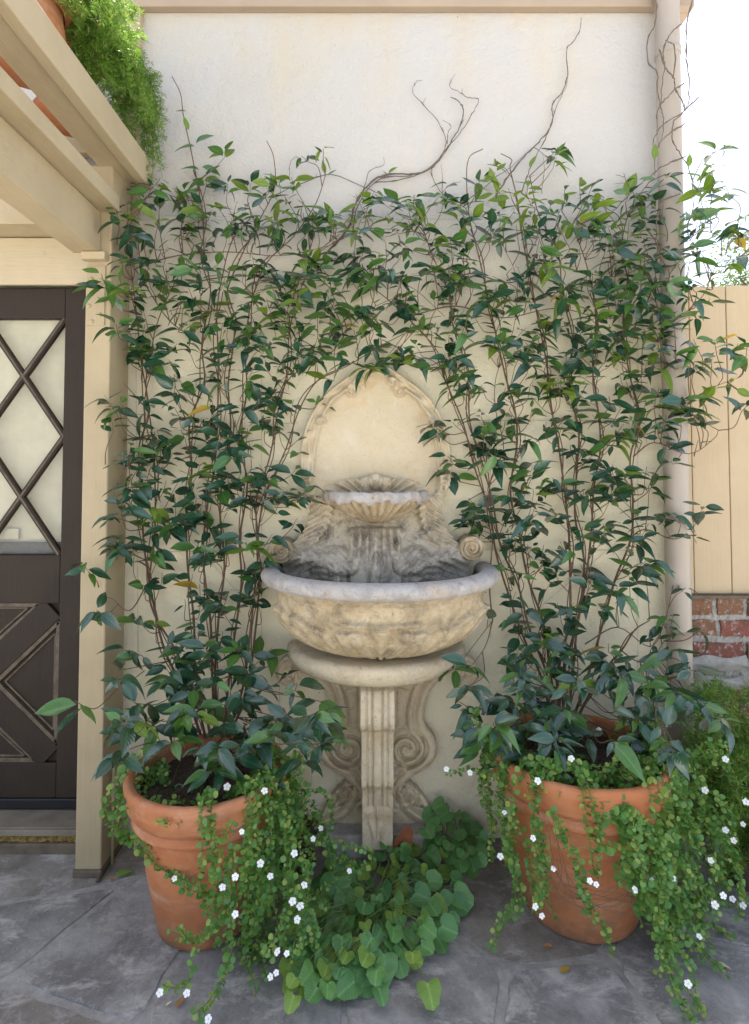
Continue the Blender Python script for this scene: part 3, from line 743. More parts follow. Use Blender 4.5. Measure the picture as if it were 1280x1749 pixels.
def carve(a, z_, r_):
    q = a - 1.5 * math.pi; X = q * .36; Z = z_ - zb; Hh = zt - zb
    if Z > Hh: return 0
    tp = Z / Hh; d = 0.0
    # fans of acanthus leaves springing from the bottom, with a scalloped upper edge
    for cx_, hh, lean in ((0, .74, 0), (.20, .66, .9), (-.20, .66, -.9), (.42, .84, .5), (-.42, .84, -.5)):
        x_ = X - cx_ * (.50 + .50 * tp); ang = math.atan2(x_ - lean * .05, Z + .055); rad = math.hypot(x_, Z + .03)
        lob = abs(math.cos(ang * 7)); lim = hh * Hh * (.86 + .16 * lob) + .03
        if abs(ang) < .95:
            msk = max(0, min(1, (lim - rad) / .006)) * max(0, min(1, (.95 - abs(ang)) / .2)); d = max(d, msk * (.012 + .020 * lob ** 1.5 - .006 * abs(math.cos(ang * 21))))
    for cx_ in (.40, -.40): d += .018 * math.exp(-(((X - cx_) / .026) ** 2 + ((Z - .84 * Hh) / .017) ** 2))
    bar_ = math.exp(-((Z - .74 * Hh) / .009) ** 4) * max(0, min(1, (.125 - abs(X)) / .006)); d += .026 * bar_ * (.55 + .45 * abs(math.cos(X * 95)))
    d += .012 * math.exp(-(X / .007) ** 2) * max(0, min(1, (.5 - tp) / .05))
    return d * max(0, min(1, tp / .06))
m = MB(); m.grid(basin_rows(prof, carve)[::-1]); m.build('carved_basin', M['stone'], fount, smooth=True)
m = MB(); m.grid(basin_rows([(RR - .035, rimz + .002), (RR - .045, rimz - .03), (RR - .07, rimz - .06), (RR - .12, rimz - .085), (.05, rimz - .095), (.0, rimz - .095)]), flip=False); m.build('basin_inside', M['stone_dark'], fount, smooth=True)
# ---- shelf slab carrying the basin
sz1 = P(645, 1141, -.345).z; sz0 = P(645, 1178, -.335).z; sR = .338; SCY = -.02
prof = [(0, sz1), (sR - .03, sz1), (sR - .012, sz1 - .003), (sR, sz1 - .014), (sR + .002, sz1 - .030), (sR - .004, sz0 + .028), (sR - .014, sz0 + .012), (sR - .03, sz0), (0, sz0)]
scx = P(643, 1120, -.1).x
A2 = np.linspace(math.pi, 2 * math.pi, 120)
V = np.array([[(scx + r_ * math.cos(a), -.003 + (SCY + .017) + r_ * math.sin(a), z_) for a in A2] for r_, z_ in prof])
m = MB(); m.grid(V, flip=True); m.build('shelf_slab', M['stone_pale'], fount, smooth=True)
# ---- pedestal back with scrolls
c1 = 645.0
pedR = catmull2([(118, 1150), (104, 1166), (90, 1182), (83, 1204), (80, 1226), (85, 1242), (95, 1254), (102, 1270), (102, 1288), (94, 1304), (78, 1317), (58, 1329), (46, 1340), (41, 1352)], 4)
body = mirror([(60, 1140), (118, 1140)] + pedR + [(41, 1420)], c1)
footR = catmull2([(38, 1340), (52, 1339), (66, 1347), (80, 1362), (90, 1380), (96, 1398), (98, 1412)], 4)
foot = [(c1 + u, y) for u, y in footR] + [(c1 - u, y) for u, y in reversed(footR)]
arms = [[(c1 + sg * u, y) for u, y in catmull2([(172, 1140), (166, 1128), (152, 1121), (130, 1118), (100, 1118), (70, 1140), (80, 1192), (92, 1176), (106, 1162), (122, 1152), (136, 1148), (150, 1150)], 3)] for sg in (-1, 1)]
foot_in = [[(c1 + sg * u, y) for u, y in [(38, 1352), (45, 1341), (56, 1345), (72, 1362), (82, 1382), (62, 1376), (48, 1366)]] for sg in (-1, 1)]
scr = [[(c1 + sg * u, y) for u, y in catmull2([(41, 1352), (43, 1366), (52, 1382), (66, 1394), (84, 1402), (98, 1406)], 4)] for sg in (-1, 1)]
spl = [spiral(c1 + sg * 50, 1281, 34, 2.0, -.6 if sg > 0 else math.pi + .6, sg, 80, .2) for sg in (-1, 1)]
pl_lines = [[(c1 + sg * u, y) for u, y in pedR] for sg in (-1, 1)]
rects = [[(c1 + sg * 32, 1172), (c1 + sg * 32, 1243), (c1 + sg * 46, 1243), (c1 + sg * 48, 1210), (c1 + sg * 58, 1178)] for sg in (-1, 1)]
arm_in = [spiral(c1 + sg * 151, 1152, 20, 1.8, -math.pi / 2, sg, 60, .15) for sg in (-1, 1)]
def mped(X, Y):
    k = pip(X, Y, body) | pip(X, Y, foot)
    for a in arms: k |= pip(X, Y, a)
    k |= (np.abs(X - c1) < 44) & (Y > 1330) & (Y < 1414)
    for sg in (-1, 1): k |= np.hypot(X - c1 - sg * 151, Y - 1152) < 22.5
    return k & (Y < 1414)
def hped(X, Y):
    h = np.full(X.shape, .050)
    for L in pl_lines:
        d, _ = dpoly(X, Y, L); h += .016 * gauss(d - 7, 6.5) - .008 * gauss(d - 17, 2.0) + .010 * gauss(d - 24, 5) - .005 * gauss(d - 32, 1.8)
    for s_ in spl:
        d, _ = dpoly(X, Y, s_); h += -.012 * gauss(d, 2.2) + .008 * gauss(d - 6, 4)
    for s_ in rects:
        d, _ = dpoly(X, Y, s_, True); h -= .008 * gauss(d, 1.8)
    for s_ in scr:
        d, _ = dpoly(X, Y, s_); h += .020 * gauss(d, 6) - .008 * gauss(d - 10, 2)
    for q in foot_in:
        k = pip(X, Y, q); h = np.where(k, h - .014 + .012 * np.sin(X * .32) * np.sin(Y * .28 + X * .12), h)
    for a in arm_in:
        d, _ = dpoly(X, Y, a); h += .014 * gauss(d, 3.2)
    h += .018 * (np.abs(X - c1) > 128)
    return h
relief('pedestal_back', M['stone_pale'], fount, (468, 822), (1114, 1414), mped, hped, 1.4)
# ---- fluted front leg (console)
keys = [(1172, -.262), (1182, -.285), (1205, -.292), (1228, -.304), (1239, -.304), (1245, -.296), (1249, -.275), (1250, -.245), (1262, -.236), (1290, -.222), (1318, -.228), (1334, -.240), (1343, -.238), (1348, -.222), (1349, -.196), (1358, -.186), (1374, -.184), (1380, -.178), (1400, -.172), (1425, -.170), (1446, -.170), (1452, -.166)]
kp = [P(645, y, Y) for y, Y in keys]; prof = []
for i in range(len(kp) - 1):
    for k in range(4): prof.append((kp[i].lerp(kp[i + 1], k / 4), keys[i][0] + (keys[i + 1][0] - keys[i][0]) * k / 4))
prof.append((kp[-1], keys[-1][0]))
us = np.concatenate([[-1], np.linspace(-1, 1, 61), [1]]); V = []
lob = [spiral(-.42, 1392, 9, 1.0, 0, 1), spiral(.42, 1392, 9, 1.0, math.pi, -1)]
for p, yy in prof:
    row = []; wdt = .0565 * (1.03 if yy < 1246 else (1.0 if yy < 1349 else .985))
    for i, u in enumerate(us):
        if i in (0, len(us) - 1): row.append((p.x + u * wdt, -.03, p.z)); continue
        g = 0
        if yy < 1380: g = -.012 * (math.exp(-((abs(u) - .30) / .055) ** 2)) - .006 * math.exp(-((u) / .06) ** 2) * 0 - .009 * math.exp(-((abs(u) - .62) / .05) ** 2) + .003 * math.cos(u * 6)
        else:
            g += .010 * math.exp(-(u / .07) ** 2) * (1 if yy < 1425 else max(0, 1 - (yy - 1425) / 10))
            cv = .18 + .62 * math.exp(-((yy - 1384) / 26.0)) ** .9; cv2 = .25 + .55 * max(0, (1432 - yy) / 40.0) ** 2
            g += .010 * math.exp(-((abs(u) - min(.95, cv2)) / .09) ** 2) * (1 if 1400 < yy < 1432 else .0) + .012 * math.exp(-((abs(u) - .55) / .22) ** 2 - ((yy - 1390) / 7.0) ** 2) + .012 * math.exp(-(u / .2) ** 2 - ((yy - 1387) / 6.0) ** 2)
        e = .006 * max(0, (abs(u) - .93) / .07) ** 2
        row.append((p.x + u * wdt, p.y - g + e, p.z))
    V.append(row)
m = MB(); m.grid(np.array(V), flip=True)
lz = V[-1]; m.add([V[-1][0], V[-1][1], V[-1][-2], V[-1][-1]], [(0, 1, 2, 3)]); m.build('fluted_leg', M['stone_pale'], fount, smooth=True)
pz = P(645, 1412, -.07).z
boxpart('plinth', (P(556, 1420, -.09).x, -.125, -.03), (P(742, 1420, -.09).x, -.001, max(.02, pz)), M['stone_grey'], fount, .008)

# ================================================================== POTS
def pot(name, cx_, cy_, Rr, Hh, rb_, label, group=None, z0=0.0, mat=None, band=True, soil=.055):
    t = thing(name, (cx_, cy_, z0), label, 'pot', group)
    rw = .022
    body = [(.0, .0), (rb_ - .012, .0), (rb_, .010), (rb_ + (Rr - .035 - rb_) * .5, Hh * .38), (Rr - .037, Hh * .74), (Rr - .030, Hh * .765)]
    outer = body[1:]
    if band: outer = outer[:-2] + [(Rr - .050, Hh * .70), (Rr - .048, Hh * .715), (Rr - .032, Hh * .722), (Rr - .024, Hh * .738), (Rr - .025, Hh * .765), (Rr - .034, Hh * .785)]
    rimp = [(Rr - .034, Hh * .785), (Rr - .036, Hh * .792), (Rr - .022, Hh * .80), (Rr - .009, Hh * .84), (Rr - .002, Hh * .93), (Rr, Hh * .97), (Rr - .006, Hh * .995), (Rr - .016, Hh), (Rr - rw - .006, Hh * .99), (Rr - rw - .012, Hh * .96), (Rr - rw - .02, Hh - soil - .03)]
    def dense(pp):
        o = []
        for (r0, a0), (r1, a1) in zip(pp[:-1], pp[1:]):
            n = max(1, int(math.hypot(r1 - r0, a1 - a0) / .02)); o += [(r0 + (r1 - r0) * k / n, a0 + (a1 - a0) * k / n) for k in range(n)]
        return o + [pp[-1]]
    m = MB(); V = ring_lathe([(max(r_, .001), z0 + z_) for r_, z_ in dense(outer)], cx_, cy_, 56); m.grid(V, True); m.build('body', mat or M['terra'], t, smooth=True)
    m = MB(); V = ring_lathe([(r_, z0 + z_) for r_, z_ in dense(rimp)], cx_, cy_, 56); m.grid(V, True); m.build('rim', mat or M['terra'], t, smooth=True)
    # lumpy soil
    rg = np.random.RandomState(int(abs(cx_) * 1000) + 3); V = []
    Rs = Rr - rw - .014
    for k in range(22):
        rr = Rs * k / 21.0; V.append([(cx_ + rr * math.cos(a), cy_ + rr * math.sin(a), z0 + Hh - soil + rg.uniform(-.006, .008)) for a in np.linspace(0, 2 * math.pi, 70, endpoint=False)])
    m = MB(); m.grid(np.array(V), True); tag(m.build('soil', M['soil'], t), kind='stuff')
    return t
LP = dict(x=P(356, 1310, -.40).x, y=-.40, R=.247, z=P(356, 1384, -.645).z, rb=.145)
RP = dict(x=P(986, 1275, -.345).x, y=-.345, R=.282, z=P(990, 1352, -.62).z, rb=.175)
potL = pot('terracotta_pot', LP['x'], LP['y'], LP['R'], LP['z'], LP['rb'], 'banded terracotta pot on the patio nearest the lattice door', 'big terracotta pots flanking the fountain')
potR = pot('terracotta_pot', RP['x'], RP['y'], RP['R'], RP['z'], RP['rb'], 'wider terracotta pot on the patio before the downspout', 'big terracotta pots flanking the fountain')
dkp = G(505, 1478)
pot('dark_pot', dkp.x, -.16, .085, .13, .072, 'small dark brown pot tucked behind the pot nearest the door', None, 0, M['darkpot'], False, .02)

# ================================================================== LEAF MESHES
def leaf_geo(wd=.42, droop=.25, fold=.18, twist=0.0, ns=8, tip=1.5, serr=0.0):
    V = []; U = []
    for i in range(ns):
        t = i / (ns - 1); wv = wd * .5 * (math.sin(math.pi * t ** .82) ** .9) * (1 - .10 * t) if 0 < t < 1 else .006
        if t > .82: wv *= (1 - (t - .82) / .18 * .45)
        z = -droop * t * t; wob = .015 * math.sin(t * 9)
        for s_ in (-1, 0, 1):
            V.append((t, s_ * wv, z + (abs(s_) * wv * fold * 2 + (wob if s_ else 0)) + s_ * wv * twist * t)); U.append((t, .5 + .5 * s_))
    Fc = []
    for i in range(ns - 1):
        for j in range(2): a = i * 3 + j; Fc.append((a, a + 3, a + 4, a + 1)[::-1])
    return np.array(V), Fc, np.array(U)
LEAFG = [leaf_geo(.43, .16, .14), leaf_geo(.47, .30, .20, .3), leaf_geo(.38, .08, .10, -.3), leaf_geo(.48, .50, .15, .5), leaf_geo(.42, .22, .26, -.5), leaf_geo(.52, .05, .12), leaf_geo(.42, .70, .28, .2), leaf_geo(.48, -.12, .30, -.4)]
VM = ['leafA', 'leafB', 'leafC', 'leafY']
def mesh_of(name, g, mat):
    m = MB(); m.add(g[0], g[1], 0, g[2]); o = m.build(name, mat, smooth=True); me = o.data; bpy.data.objects.remove(o); return me
LEAFM = {(i, k): mesh_of('leaf', g, M[k]) for i, g in enumerate(LEAFG) for k in VM}
def frame_mat(loc, d, nrm, s):
    d = d.normalized(); nrm = (nrm - d * nrm.dot(d))
    if nrm.length < 1e-4: nrm = d.orthogonal()
    nrm.normalize(); y = nrm.cross(d)
    m = Matrix((d, y, nrm)).transposed().to_4x4()
    return Matrix.Translation(loc) @ m @ Matrix.Diagonal((s, s, s, 1))
def put_leaves(parent, leaves, name, geos, meshes, mats, limit=300, minpx=0):
    """leaves: (matrix, geo index, material key, visible size); the largest as own parts, the rest joined"""
    pl_ = wloc(parent); leaves = sorted(leaves, key=lambda q: -q[3]); rest = MB()
    for k, (mx, gi, mk, sz) in enumerate(leaves):
        if k < limit and sz >= minpx:
            o = bpy.data.objects.new(name, meshes[(gi, mk)]); C.objects.link(o); o.parent = parent
            o.matrix_basis = Matrix.Translation(-pl_) @ mx
        else:
            g = geos[gi]; A_ = np.array(mx); v = g[0] @ A_[:3, :3].T + A_[:3, 3]; rest.add(v, g[1], mats.index(mk), g[2])
    if rest.n: tag(rest.build(name, [M[k] for k in mats], parent, smooth=True), kind='stuff')
def vis_size(loc, d, nrm, s):
    v = (Vector((0, CAM_Y, CAM_Z)) - loc); dist = v.length
    return F_PX * s / dist * (.25 + .75 * abs(nrm.normalized().dot(v.normalized())))

# ================================================================== CLIMBING VINES
rv = random.Random(21)
grid = """
00001402200002301230
00145657745656756663
00277787877787888875
00477788877788888863
00276678877888888740
00065658777678788763
00045457400477687663
00045677200457767651
00267776100156777410
00266788710056777320
00065667400045676220
00234552000034444310
00213450000015333510
00035630000026544420
00148874100058888620
00258767500037767510
00124321100002421000
""".split()
def depth_at(px, py):
    """how far out from the wall the vine stands"""
    d = .07
    if px > 1120: d = .15
    if px < 226: d = .25
    if py > 1000: d += (min(py, 1260) - 1000) / 260.0 * .24
    return d
stemsL = [[(345, 1262), (318, 1190), (285, 1110), (262, 1030), (252, 940), (246, 850), (240, 770), (252, 700), (246, 620), (238, 540), (228, 460), (215, 390)],
          [(352, 1262), (330, 1180), (300, 1110), (268, 1050), (250, 1000), (262, 900), (268, 800), (262, 730), (250, 660), (258, 610), (272, 560), (290, 490), (330, 430)],
          [(362, 1260), (338, 1160), (330, 1060), (322, 960), (318, 880), (332, 800), (325, 720), (345, 650), (340, 580), (356, 500), (352, 430), (350, 360), (330, 270), (316, 200), (312, 165), (294, 130)],
          [(368, 1260), (360, 1150), (355, 1060), (352, 960), (350, 870), (368, 790), (374, 700), (370, 610), (366, 540), (378, 470), (400, 410), (430, 370)],
          [(372, 1260), (372, 1150), (375, 1050), (382, 970), (378, 880), (385, 800), (392, 730), (388, 650), (398, 570), (392, 500), (410, 440), (440, 390), (470, 320), (468, 270), (456, 240)],
          [(380, 1260), (390, 1170), (402, 1090), (412, 1000), (405, 920), (418, 830), (412, 750), (422, 670), (418, 600), (430, 520), (460, 450), (500, 400), (540, 350), (556, 300)],
          [(388, 1260), (410, 1180), (425, 1100), (432, 1010), (440, 930), (436, 860), (462, 780), (470, 700), (492, 640), (498, 570), (512, 500), (540, 440), (580, 400)],
          [(392, 1262), (425, 1170), (438, 1080), (445, 1000), (438, 930), (455, 850), (488, 770), (515, 700), (548, 650), (598, 622), (640, 600), (690, 570)],
          [(500, 640), (510, 580), (500, 520), (520, 460), (560, 420), (620, 400), (680, 390)], [(470, 700), (500, 640), (560, 600), (600, 560), (640, 520), (700, 500)],
          [(290, 490), (400, 470), (500, 480), (600, 470), (690, 490), (760, 540)], [(228, 460), (300, 440), (390, 430), (480, 440), (560, 420)],
          [(340, 580), (290, 545), (235, 470), (190, 400), (170, 375), (150, 368)], [(252, 700), (225, 662), (212, 655)], [(250, 1000), (225, 1040), (190, 1018), (170, 1020)], [(246, 850), (210, 830), (176, 815), (160, 812)]]
stemsR = [[(945, 1240), (925, 1160), (900, 1090), (870, 1020), (850, 950), (838, 880), (815, 800), (790, 720), (768, 650), (740, 590), (700, 540), (650, 500), (600, 470)],
          [(950, 1240), (930, 1150), (905, 1080), (885, 1000), (860, 930), (845, 860), (830, 790), (806, 720), (798, 640), (780, 560), (760, 490), (740, 430), (720, 380)],
          [(955, 1240), (945, 1150), (925, 1060), (905, 990), (890, 910), (868, 840), (880, 760), (882, 700), (868, 640), (845, 580), (830, 510), (815, 440), (800, 380), (798, 320), (805, 275), (825, 254)],
          [(960, 1238), (958, 1150), (968, 1060), (970, 980), (972, 900), (960, 830), (950, 760), (938, 690), (935, 620), (918, 540), (905, 470), (895, 400), (880, 340), (868, 290), (870, 268), (856, 262)],
          [(970, 1240), (975, 1150), (990, 1070), (1005, 990), (1012, 910), (1015, 830), (1022, 760), (1020, 690), (1012, 620), (1018, 540), (1005, 470), (990, 410), (960, 360)],
          [(975, 1240), (1000, 1150), (1030, 1070), (1055, 990), (1075, 920), (1080, 850), (1082, 780), (1090, 710), (1078, 640), (1070, 560), (1075, 480), (1060, 420), (1080, 360), (1110, 310)],
          [(965, 1240), (962, 1150), (985, 1050), (1000, 960), (985, 880), (985, 800), (990, 730), (975, 660), (980, 580), (965, 500), (950, 430), (925, 370), (905, 300)],
          [(842, 1060), (838, 1000), (842, 930), (836, 880), (842, 820), (860, 760), (850, 700), (852, 640), (875, 560), (880, 480), (860, 420)],
          [(980, 1240), (1025, 1160), (1060, 1110), (1090, 1080), (1110, 1060)], [(1060, 1110), (1090, 1130), (1118, 1128), (1135, 1095)], [(1000, 1100), (1060, 1075), (1110, 1100), (1140, 1060), (1150, 1000)],
          [(760, 490), (800, 470), (870, 480), (950, 460), (1040, 470), (1110, 450)], [(700, 540), (780, 520), (860, 540), (950, 530), (1040, 540), (1110, 520), (1160, 490)],
          [(1090, 710), (1130, 690), (1180, 680), (1230, 655), (1262, 645)], [(1082, 780), (1120, 760), (1175, 775), (1215, 750), (1228, 735)], [(1075, 920), (1105, 905), (1140, 920), (1162, 918), (1172, 905)],
          [(1110, 520), (1160, 540), (1200, 500), (1230, 450), (1262, 420)], [(1110, 450), (1160, 420), (1200, 400), (1240, 405), (1270, 395)], [(1078, 640), (1120, 640), (1160, 620), (1190, 640), (1215, 620)], [(1110, 450), (1170, 380), (1185, 320), (1177, 289)]]
def wall_path(pts, rnd, extra=0.0, wob=5):
    out = []
    for k, (x, y) in enumerate(pts):
        if 0 < k < len(pts) - 1: x += rnd.uniform(-wob, wob); y += rnd.uniform(-wob, wob)
        out.append(P(x, y, -(depth_at(x, y) * rnd.uniform(.45, .9) + .012 + extra)))
    return smooth_path(out, 5)
def vine(label, base, stems, cells, group):
    t = thing('climbing_vine', base, label, 'vine', group)
    nodes = []; sb = MB()
    for q in stems:
        pth = wall_path(q, rv); n = len(pth); r0 = .0048 if q[0][1] > 1200 else .0026
        stem = MB(); stem.tube(pth, [r0 * (1 - .68 * i / n) for i in range(n)], 6); stem.build('stem', M['stem'], t, smooth=True)
        nodes += pth
        # a thinner shoot winding round each main stem
        if q[0][1] > 1200:
            p2 = [p + Vector((.013 * math.sin(i * .5 + r0 * 9e3), -.006 + .01 * math.cos(i * .45), 0)) for i, p in enumerate(pth)][: int(n * .8)]
            sb.tube(p2, [.0022] * len(p2), 5)
    nd = np.array([list(p) for p in nodes]); nproj = np.array([proj(p) for p in nodes])
    leaves = []
    for r_, row in enumerate(grid):
        for c_, ch in enumerate(row):
            if not cells(c_) or ch == '0': continue
            cnt = int(ch) * (.84 if r_ < 6 else .78 if r_ < 11 else .72); k = int(cnt) + (rv.random() < cnt - int(cnt))
            for _ in range(k):
                px = (c_ + rv.random()) * 64; py = 256 + (r_ + rv.random()) * 64
                if 512 < px < 772 and 632 < py < 1180:       # keep the fountain clear
                    if not ((px < 545 and py < 690) or (px > 745 and (py < 760)) or (py < 650 and abs(px - 640) > 70)): continue
                if px < 150 and py < 1000: continue
                if 512 > px > 452 and py > 930 and py < 1150: continue
                if 772 < px < 846 and 905 < py < 1180 and rv.random() < .75: continue
                if px < 205 and rv.random() < .5: continue
                low = max(0, min(1, (py - 1080) / 150)); Yc = -(depth_at(px, py) + rv.uniform(-.03, .10) + low * rv.uniform(-.10, .22))
                tipp = P(px, py, Yc)
                # join the twig to the nearest stem below
                d2 = (nproj[:, 0] - px) ** 2 + ((nproj[:, 1] - py - 30) * .8) ** 2; j = int(np.argmin(d2)); root = Vector(nd[j])
                dv = tipp - root
                if dv.length > .34: root = tipp - dv.normalized() * .16
                midp = root.lerp(tipp, .55) + Vector((rv.uniform(-.02, .02), -.015, rv.uniform(-.03, .015)))
                tw = smooth_path([root, midp, tipp], 4); sb.tube(tw, [.0019 - .0008 * i / len(tw) for i in range(len(tw))], 4, cap=False)
                grow = (tipp - midp).normalized()
                grow = (grow + Vector((rv.uniform(-.5, .5), rv.uniform(-.7, .1), rv.uniform(-.1, .7)))).normalized()
                npair = rv.choice([1, 2, 2, 2, 3]); Ls = (.072 if py < 420 else .079) * (1 + .12 * low); az = rv.uniform(0, math.pi)
                young = rv.random() < (.42 if py < 400 else (.10 if py < 700 else .03)); big = (1 if low > .3 else 0)
                side = grow.orthogonal().normalized(); e1 = tipp.copy()
                top = tipp + grow * (.020 * npair); sb.tube([tipp, top], [.0013, .0009], 4, cap=False)
                for q in range(npair + (1 if rv.random() < .5 else 0)):
                    at = tipp.lerp(top, q / max(1, npair)); ang = az + q * 1.45
                    for sg in (0, math.pi):
                        if rv.random() < .10: continue
                        a_ = ang + sg + rv.uniform(-.35, .35)
                        hv = Vector((math.cos(a_), .75 * math.sin(a_) - .15, 0))
                        d = (hv + Vector((0, 0, rv.gauss(-.22 - .10 * low, .34))) + grow * .25).normalized()
                        nrm = (Vector((0, -.42, .80)) + Vector((rv.gauss(0, .38), rv.gauss(0, .30), rv.gauss(0, .25)))).normalized()
                        L = Ls * rv.uniform(.48, 1.24) * (.72 if q == npair else 1)
                        loc = at + d * .008
                        endp = loc + d * L
                        if endp.y > -.02: d = Vector((d.x, -abs(d.y), d.z)).normalized(); endp = loc + d * L
                        if endp.y > -.018 and px < 1120: continue
                        mk = 'leafC' if young and rv.random() < .7 else ('leafB' if rv.random() < (.42 if py < 620 else .22) else 'leafA')
                        if rv.random() < .0025: mk = 'leafY'
                        leaves.append((frame_mat(loc, d, nrm, L), rv.randrange(len(LEAFG)), mk, vis_size(loc, d, nrm, L)))
    tag(sb.build('twig', M['stem'], t, smooth=True), kind='stuff')
    put_leaves(t, leaves, 'leaf', LEAFG, LEAFM, VM, 300)
    return t, len(leaves)
vL, nL = vine('glossy climbing vine rising from the pot nearest the lattice door', (LP['x'], LP['y'] + .05, LP['z'] - .06), stemsL, lambda c: c < 10, 'vines trained up the wall')
vR, nR = vine('glossy climbing vine rising from the pot before the downspout', (RP['x'], RP['y'] + .05, RP['z'] - .06), stemsR, lambda c: c >= 10, 'vines trained up the wall')
print('vine leaves', nL, nR)
# bare tendrils reaching up the wall
tend = [([(560, 430), (595, 390), (608, 345), (640, 306), (672, 297), (704, 297), (735, 287), (765, 250), (785, 218), (792, 192), (786, 175), (770, 165)], .0040, 'L'),
        ([(600, 420), (612, 350), (650, 305), (700, 300), (740, 284), (768, 250), (794, 216), (812, 184), (818, 169), (800, 166), (784, 156), (769, 147), (777, 126)], .0022, 'L'),
        ([(640, 312), (690, 305), (736, 286), (762, 248), (750, 209), (726, 181), (706, 158), (711, 140), (721, 137)], .0019, 'L'), ([(764, 246), (766, 226), (770, 214), (757, 205)], .0016, 'L'),
        ([(737, 284), (740, 306), (759, 334), (780, 350)], .0020, 'L'), ([(620, 330), (632, 292), (655, 282), (655, 268)], .0015, 'L'), ([(500, 320), (560, 298), (620, 318), (680, 345), (720, 360)], .0018, 'L'), ([(495, 305), (495, 280), (505, 268), (516, 272)], .0012, 'L'), ([(757, 350), (756, 300), (754, 280)], .0014, 'L'),
        ([(850, 330), (872, 296), (900, 262), (930, 232), (944, 205), (944, 178), (960, 158), (970, 128), (968, 85), (982, 68), (992, 48), (993, 30)], .0030, 'R'), ([(890, 330), (905, 290), (925, 250), (942, 214), (950, 182), (968, 146), (970, 110)], .0020, 'R'),
        ([(925, 330), (930, 290), (927, 260)], .0013, 'R'), ([(840, 306), (870, 287), (898, 262)], .0015, 'R')]
for pts, r0, s_ in tend:
    pth = smooth_path([P(x, y, -.016 - .012 * (k % 2)) for k, (x, y) in enumerate(pts)], 6); n = len(pth)
    pth = [p + Vector((rv.gauss(0, .0012), 0, rv.gauss(0, .0012))) for p in pth]
    m = MB(); m.tube(pth, [r0 * (1 - .6 * i / n) * rv.uniform(.75, 1.2) * (1.5 if i % 9 == 4 else 1) for i in range(n)], 6)
    for i in range(4, n - 3, 9):
        if r0 > .0017 and rv.random() < .6: m.tube([pth[i], pth[i] + Vector((rv.uniform(-.02, .02), -.006, rv.uniform(.004, .022)))], [r0 * .6, r0 * .25], 5)
    m.build('tendril', M['twig'], vL if s_ == 'L' else vR, smooth=True)
dt = [[(1121, -20), (1120, 37), (1107, 66), (1108, 106), (1123, 123), (1123, 154), (1130, 183), (1134, 206), (1131, 234), (1122, 256)], [(1164, 40), (1149, 54), (1134, 83), (1136, 112), (1131, 149), (1130, 175)],
      [(1126, 83), (1137, 114), (1151, 134), (1154, 152), (1166, 172), (1169, 189), (1151, 209), (1149, 237), (1163, 263), (1177, 289), (1186, 330)], [(1194, 166), (1169, 189), (1134, 212), (1117, 237), (1118, 252)],
      [(1186, -20), (1174, 43), (1173, 94), (1177, 134), (1177, 172), (1170, 190)], [(1169, 142), (1151, 154), (1131, 177), (1123, 194), (1123, 224)], [(1169, 212), (1140, 231), (1123, 254), (1118, 300)], [(1171, 267), (1134, 283), (1100, 309), (1074, 334), (1043, 366)], [(1163, 330), (1130, 345), (1122, 380), (1125, 430)], [(1151, 134), (1154, 90), (1150, 75), (1136, 68)]]
for k, pts in enumerate(dt):
    pth = smooth_path([P(x, y, -.145 + (.05 if x < 1112 or x > 1180 else 0)) for x, y in pts], 6); n = len(pth); r0 = .0026
    pth = [p + Vector((rv.gauss(0, .0014), 0, rv.gauss(0, .0014))) for p in pth]
    m = MB(); m.tube(pth, [r0 * (1 - .45 * i / n) * rv.uniform(.75, 1.2) * (1.5 if i % 8 == 3 else 1) for i in range(n)], 6); m.build('tendril', M['twig'], vR, smooth=True)
# leaves along the lone upper shoots
def lone(parent, spots):
    for (px, py, dx_, dy_, L, mk) in spots:
        Yc = -.05 if px < 1100 else -.16; p = P(px, py, Yc); d = Vector((dx_, -.25, -dy_)).normalized()
        o = bpy.data.objects.new('leaf', LEAFM[(rv.randrange(3), mk)]); C.objects.link(o); o.parent = parent
        o.matrix_basis = Matrix.Translation(-wloc(parent)) @ frame_mat(p, d, Vector((rv.uniform(-.2, .2), -.75, .6)), L)
lone(vL, [(318, 190, -.9, .0, .04, 'leafB'), (322, 222, -.3, -1, .055, 'leafC'), (335, 245, .8, -.5, .075, 'leafB'), (333, 250, -1, .1, .08, 'leafB'), (345, 285, 1, .3, .08, 'leafB'), (340, 290, -1, -.2, .07, 'leafB'), (350, 320, 1, .0, .09, 'leafA'), (345, 325, -1, .2, .08, 'leafB'), (352, 300, .8, -.6, .07, 'leafA'),
          (556, 296, -.2, -.8, .05, 'leafC'), (560, 300, .6, -.4, .04, 'leafB'), (470, 320, -.2, -1, .06, 'leafC'), (665, 296, .6, -.6, .04, 'leafC')])
lone(vR, [(1117, 272, .1, -1, .06, 'leafC'), (1176, 285, .1, -1, .05, 'leafC'), (1120, 305, -.9, .1, .07, 'leafB'), (1070, 335, .3, -1, .10, 'leafC'), (1190, 310, .8, -.5, .08, 'leafC'), (1185, 330, 1, -.2, .09, 'leafB'), (1200, 335, -.6, -.5, .07, 'leafC'), (905, 285, .4, -.8, .05, 'leafC'), (850, 330, -.2, -1, .07, 'leafC'), (842, 312, -.2, -.9, .06, 'leafC')])
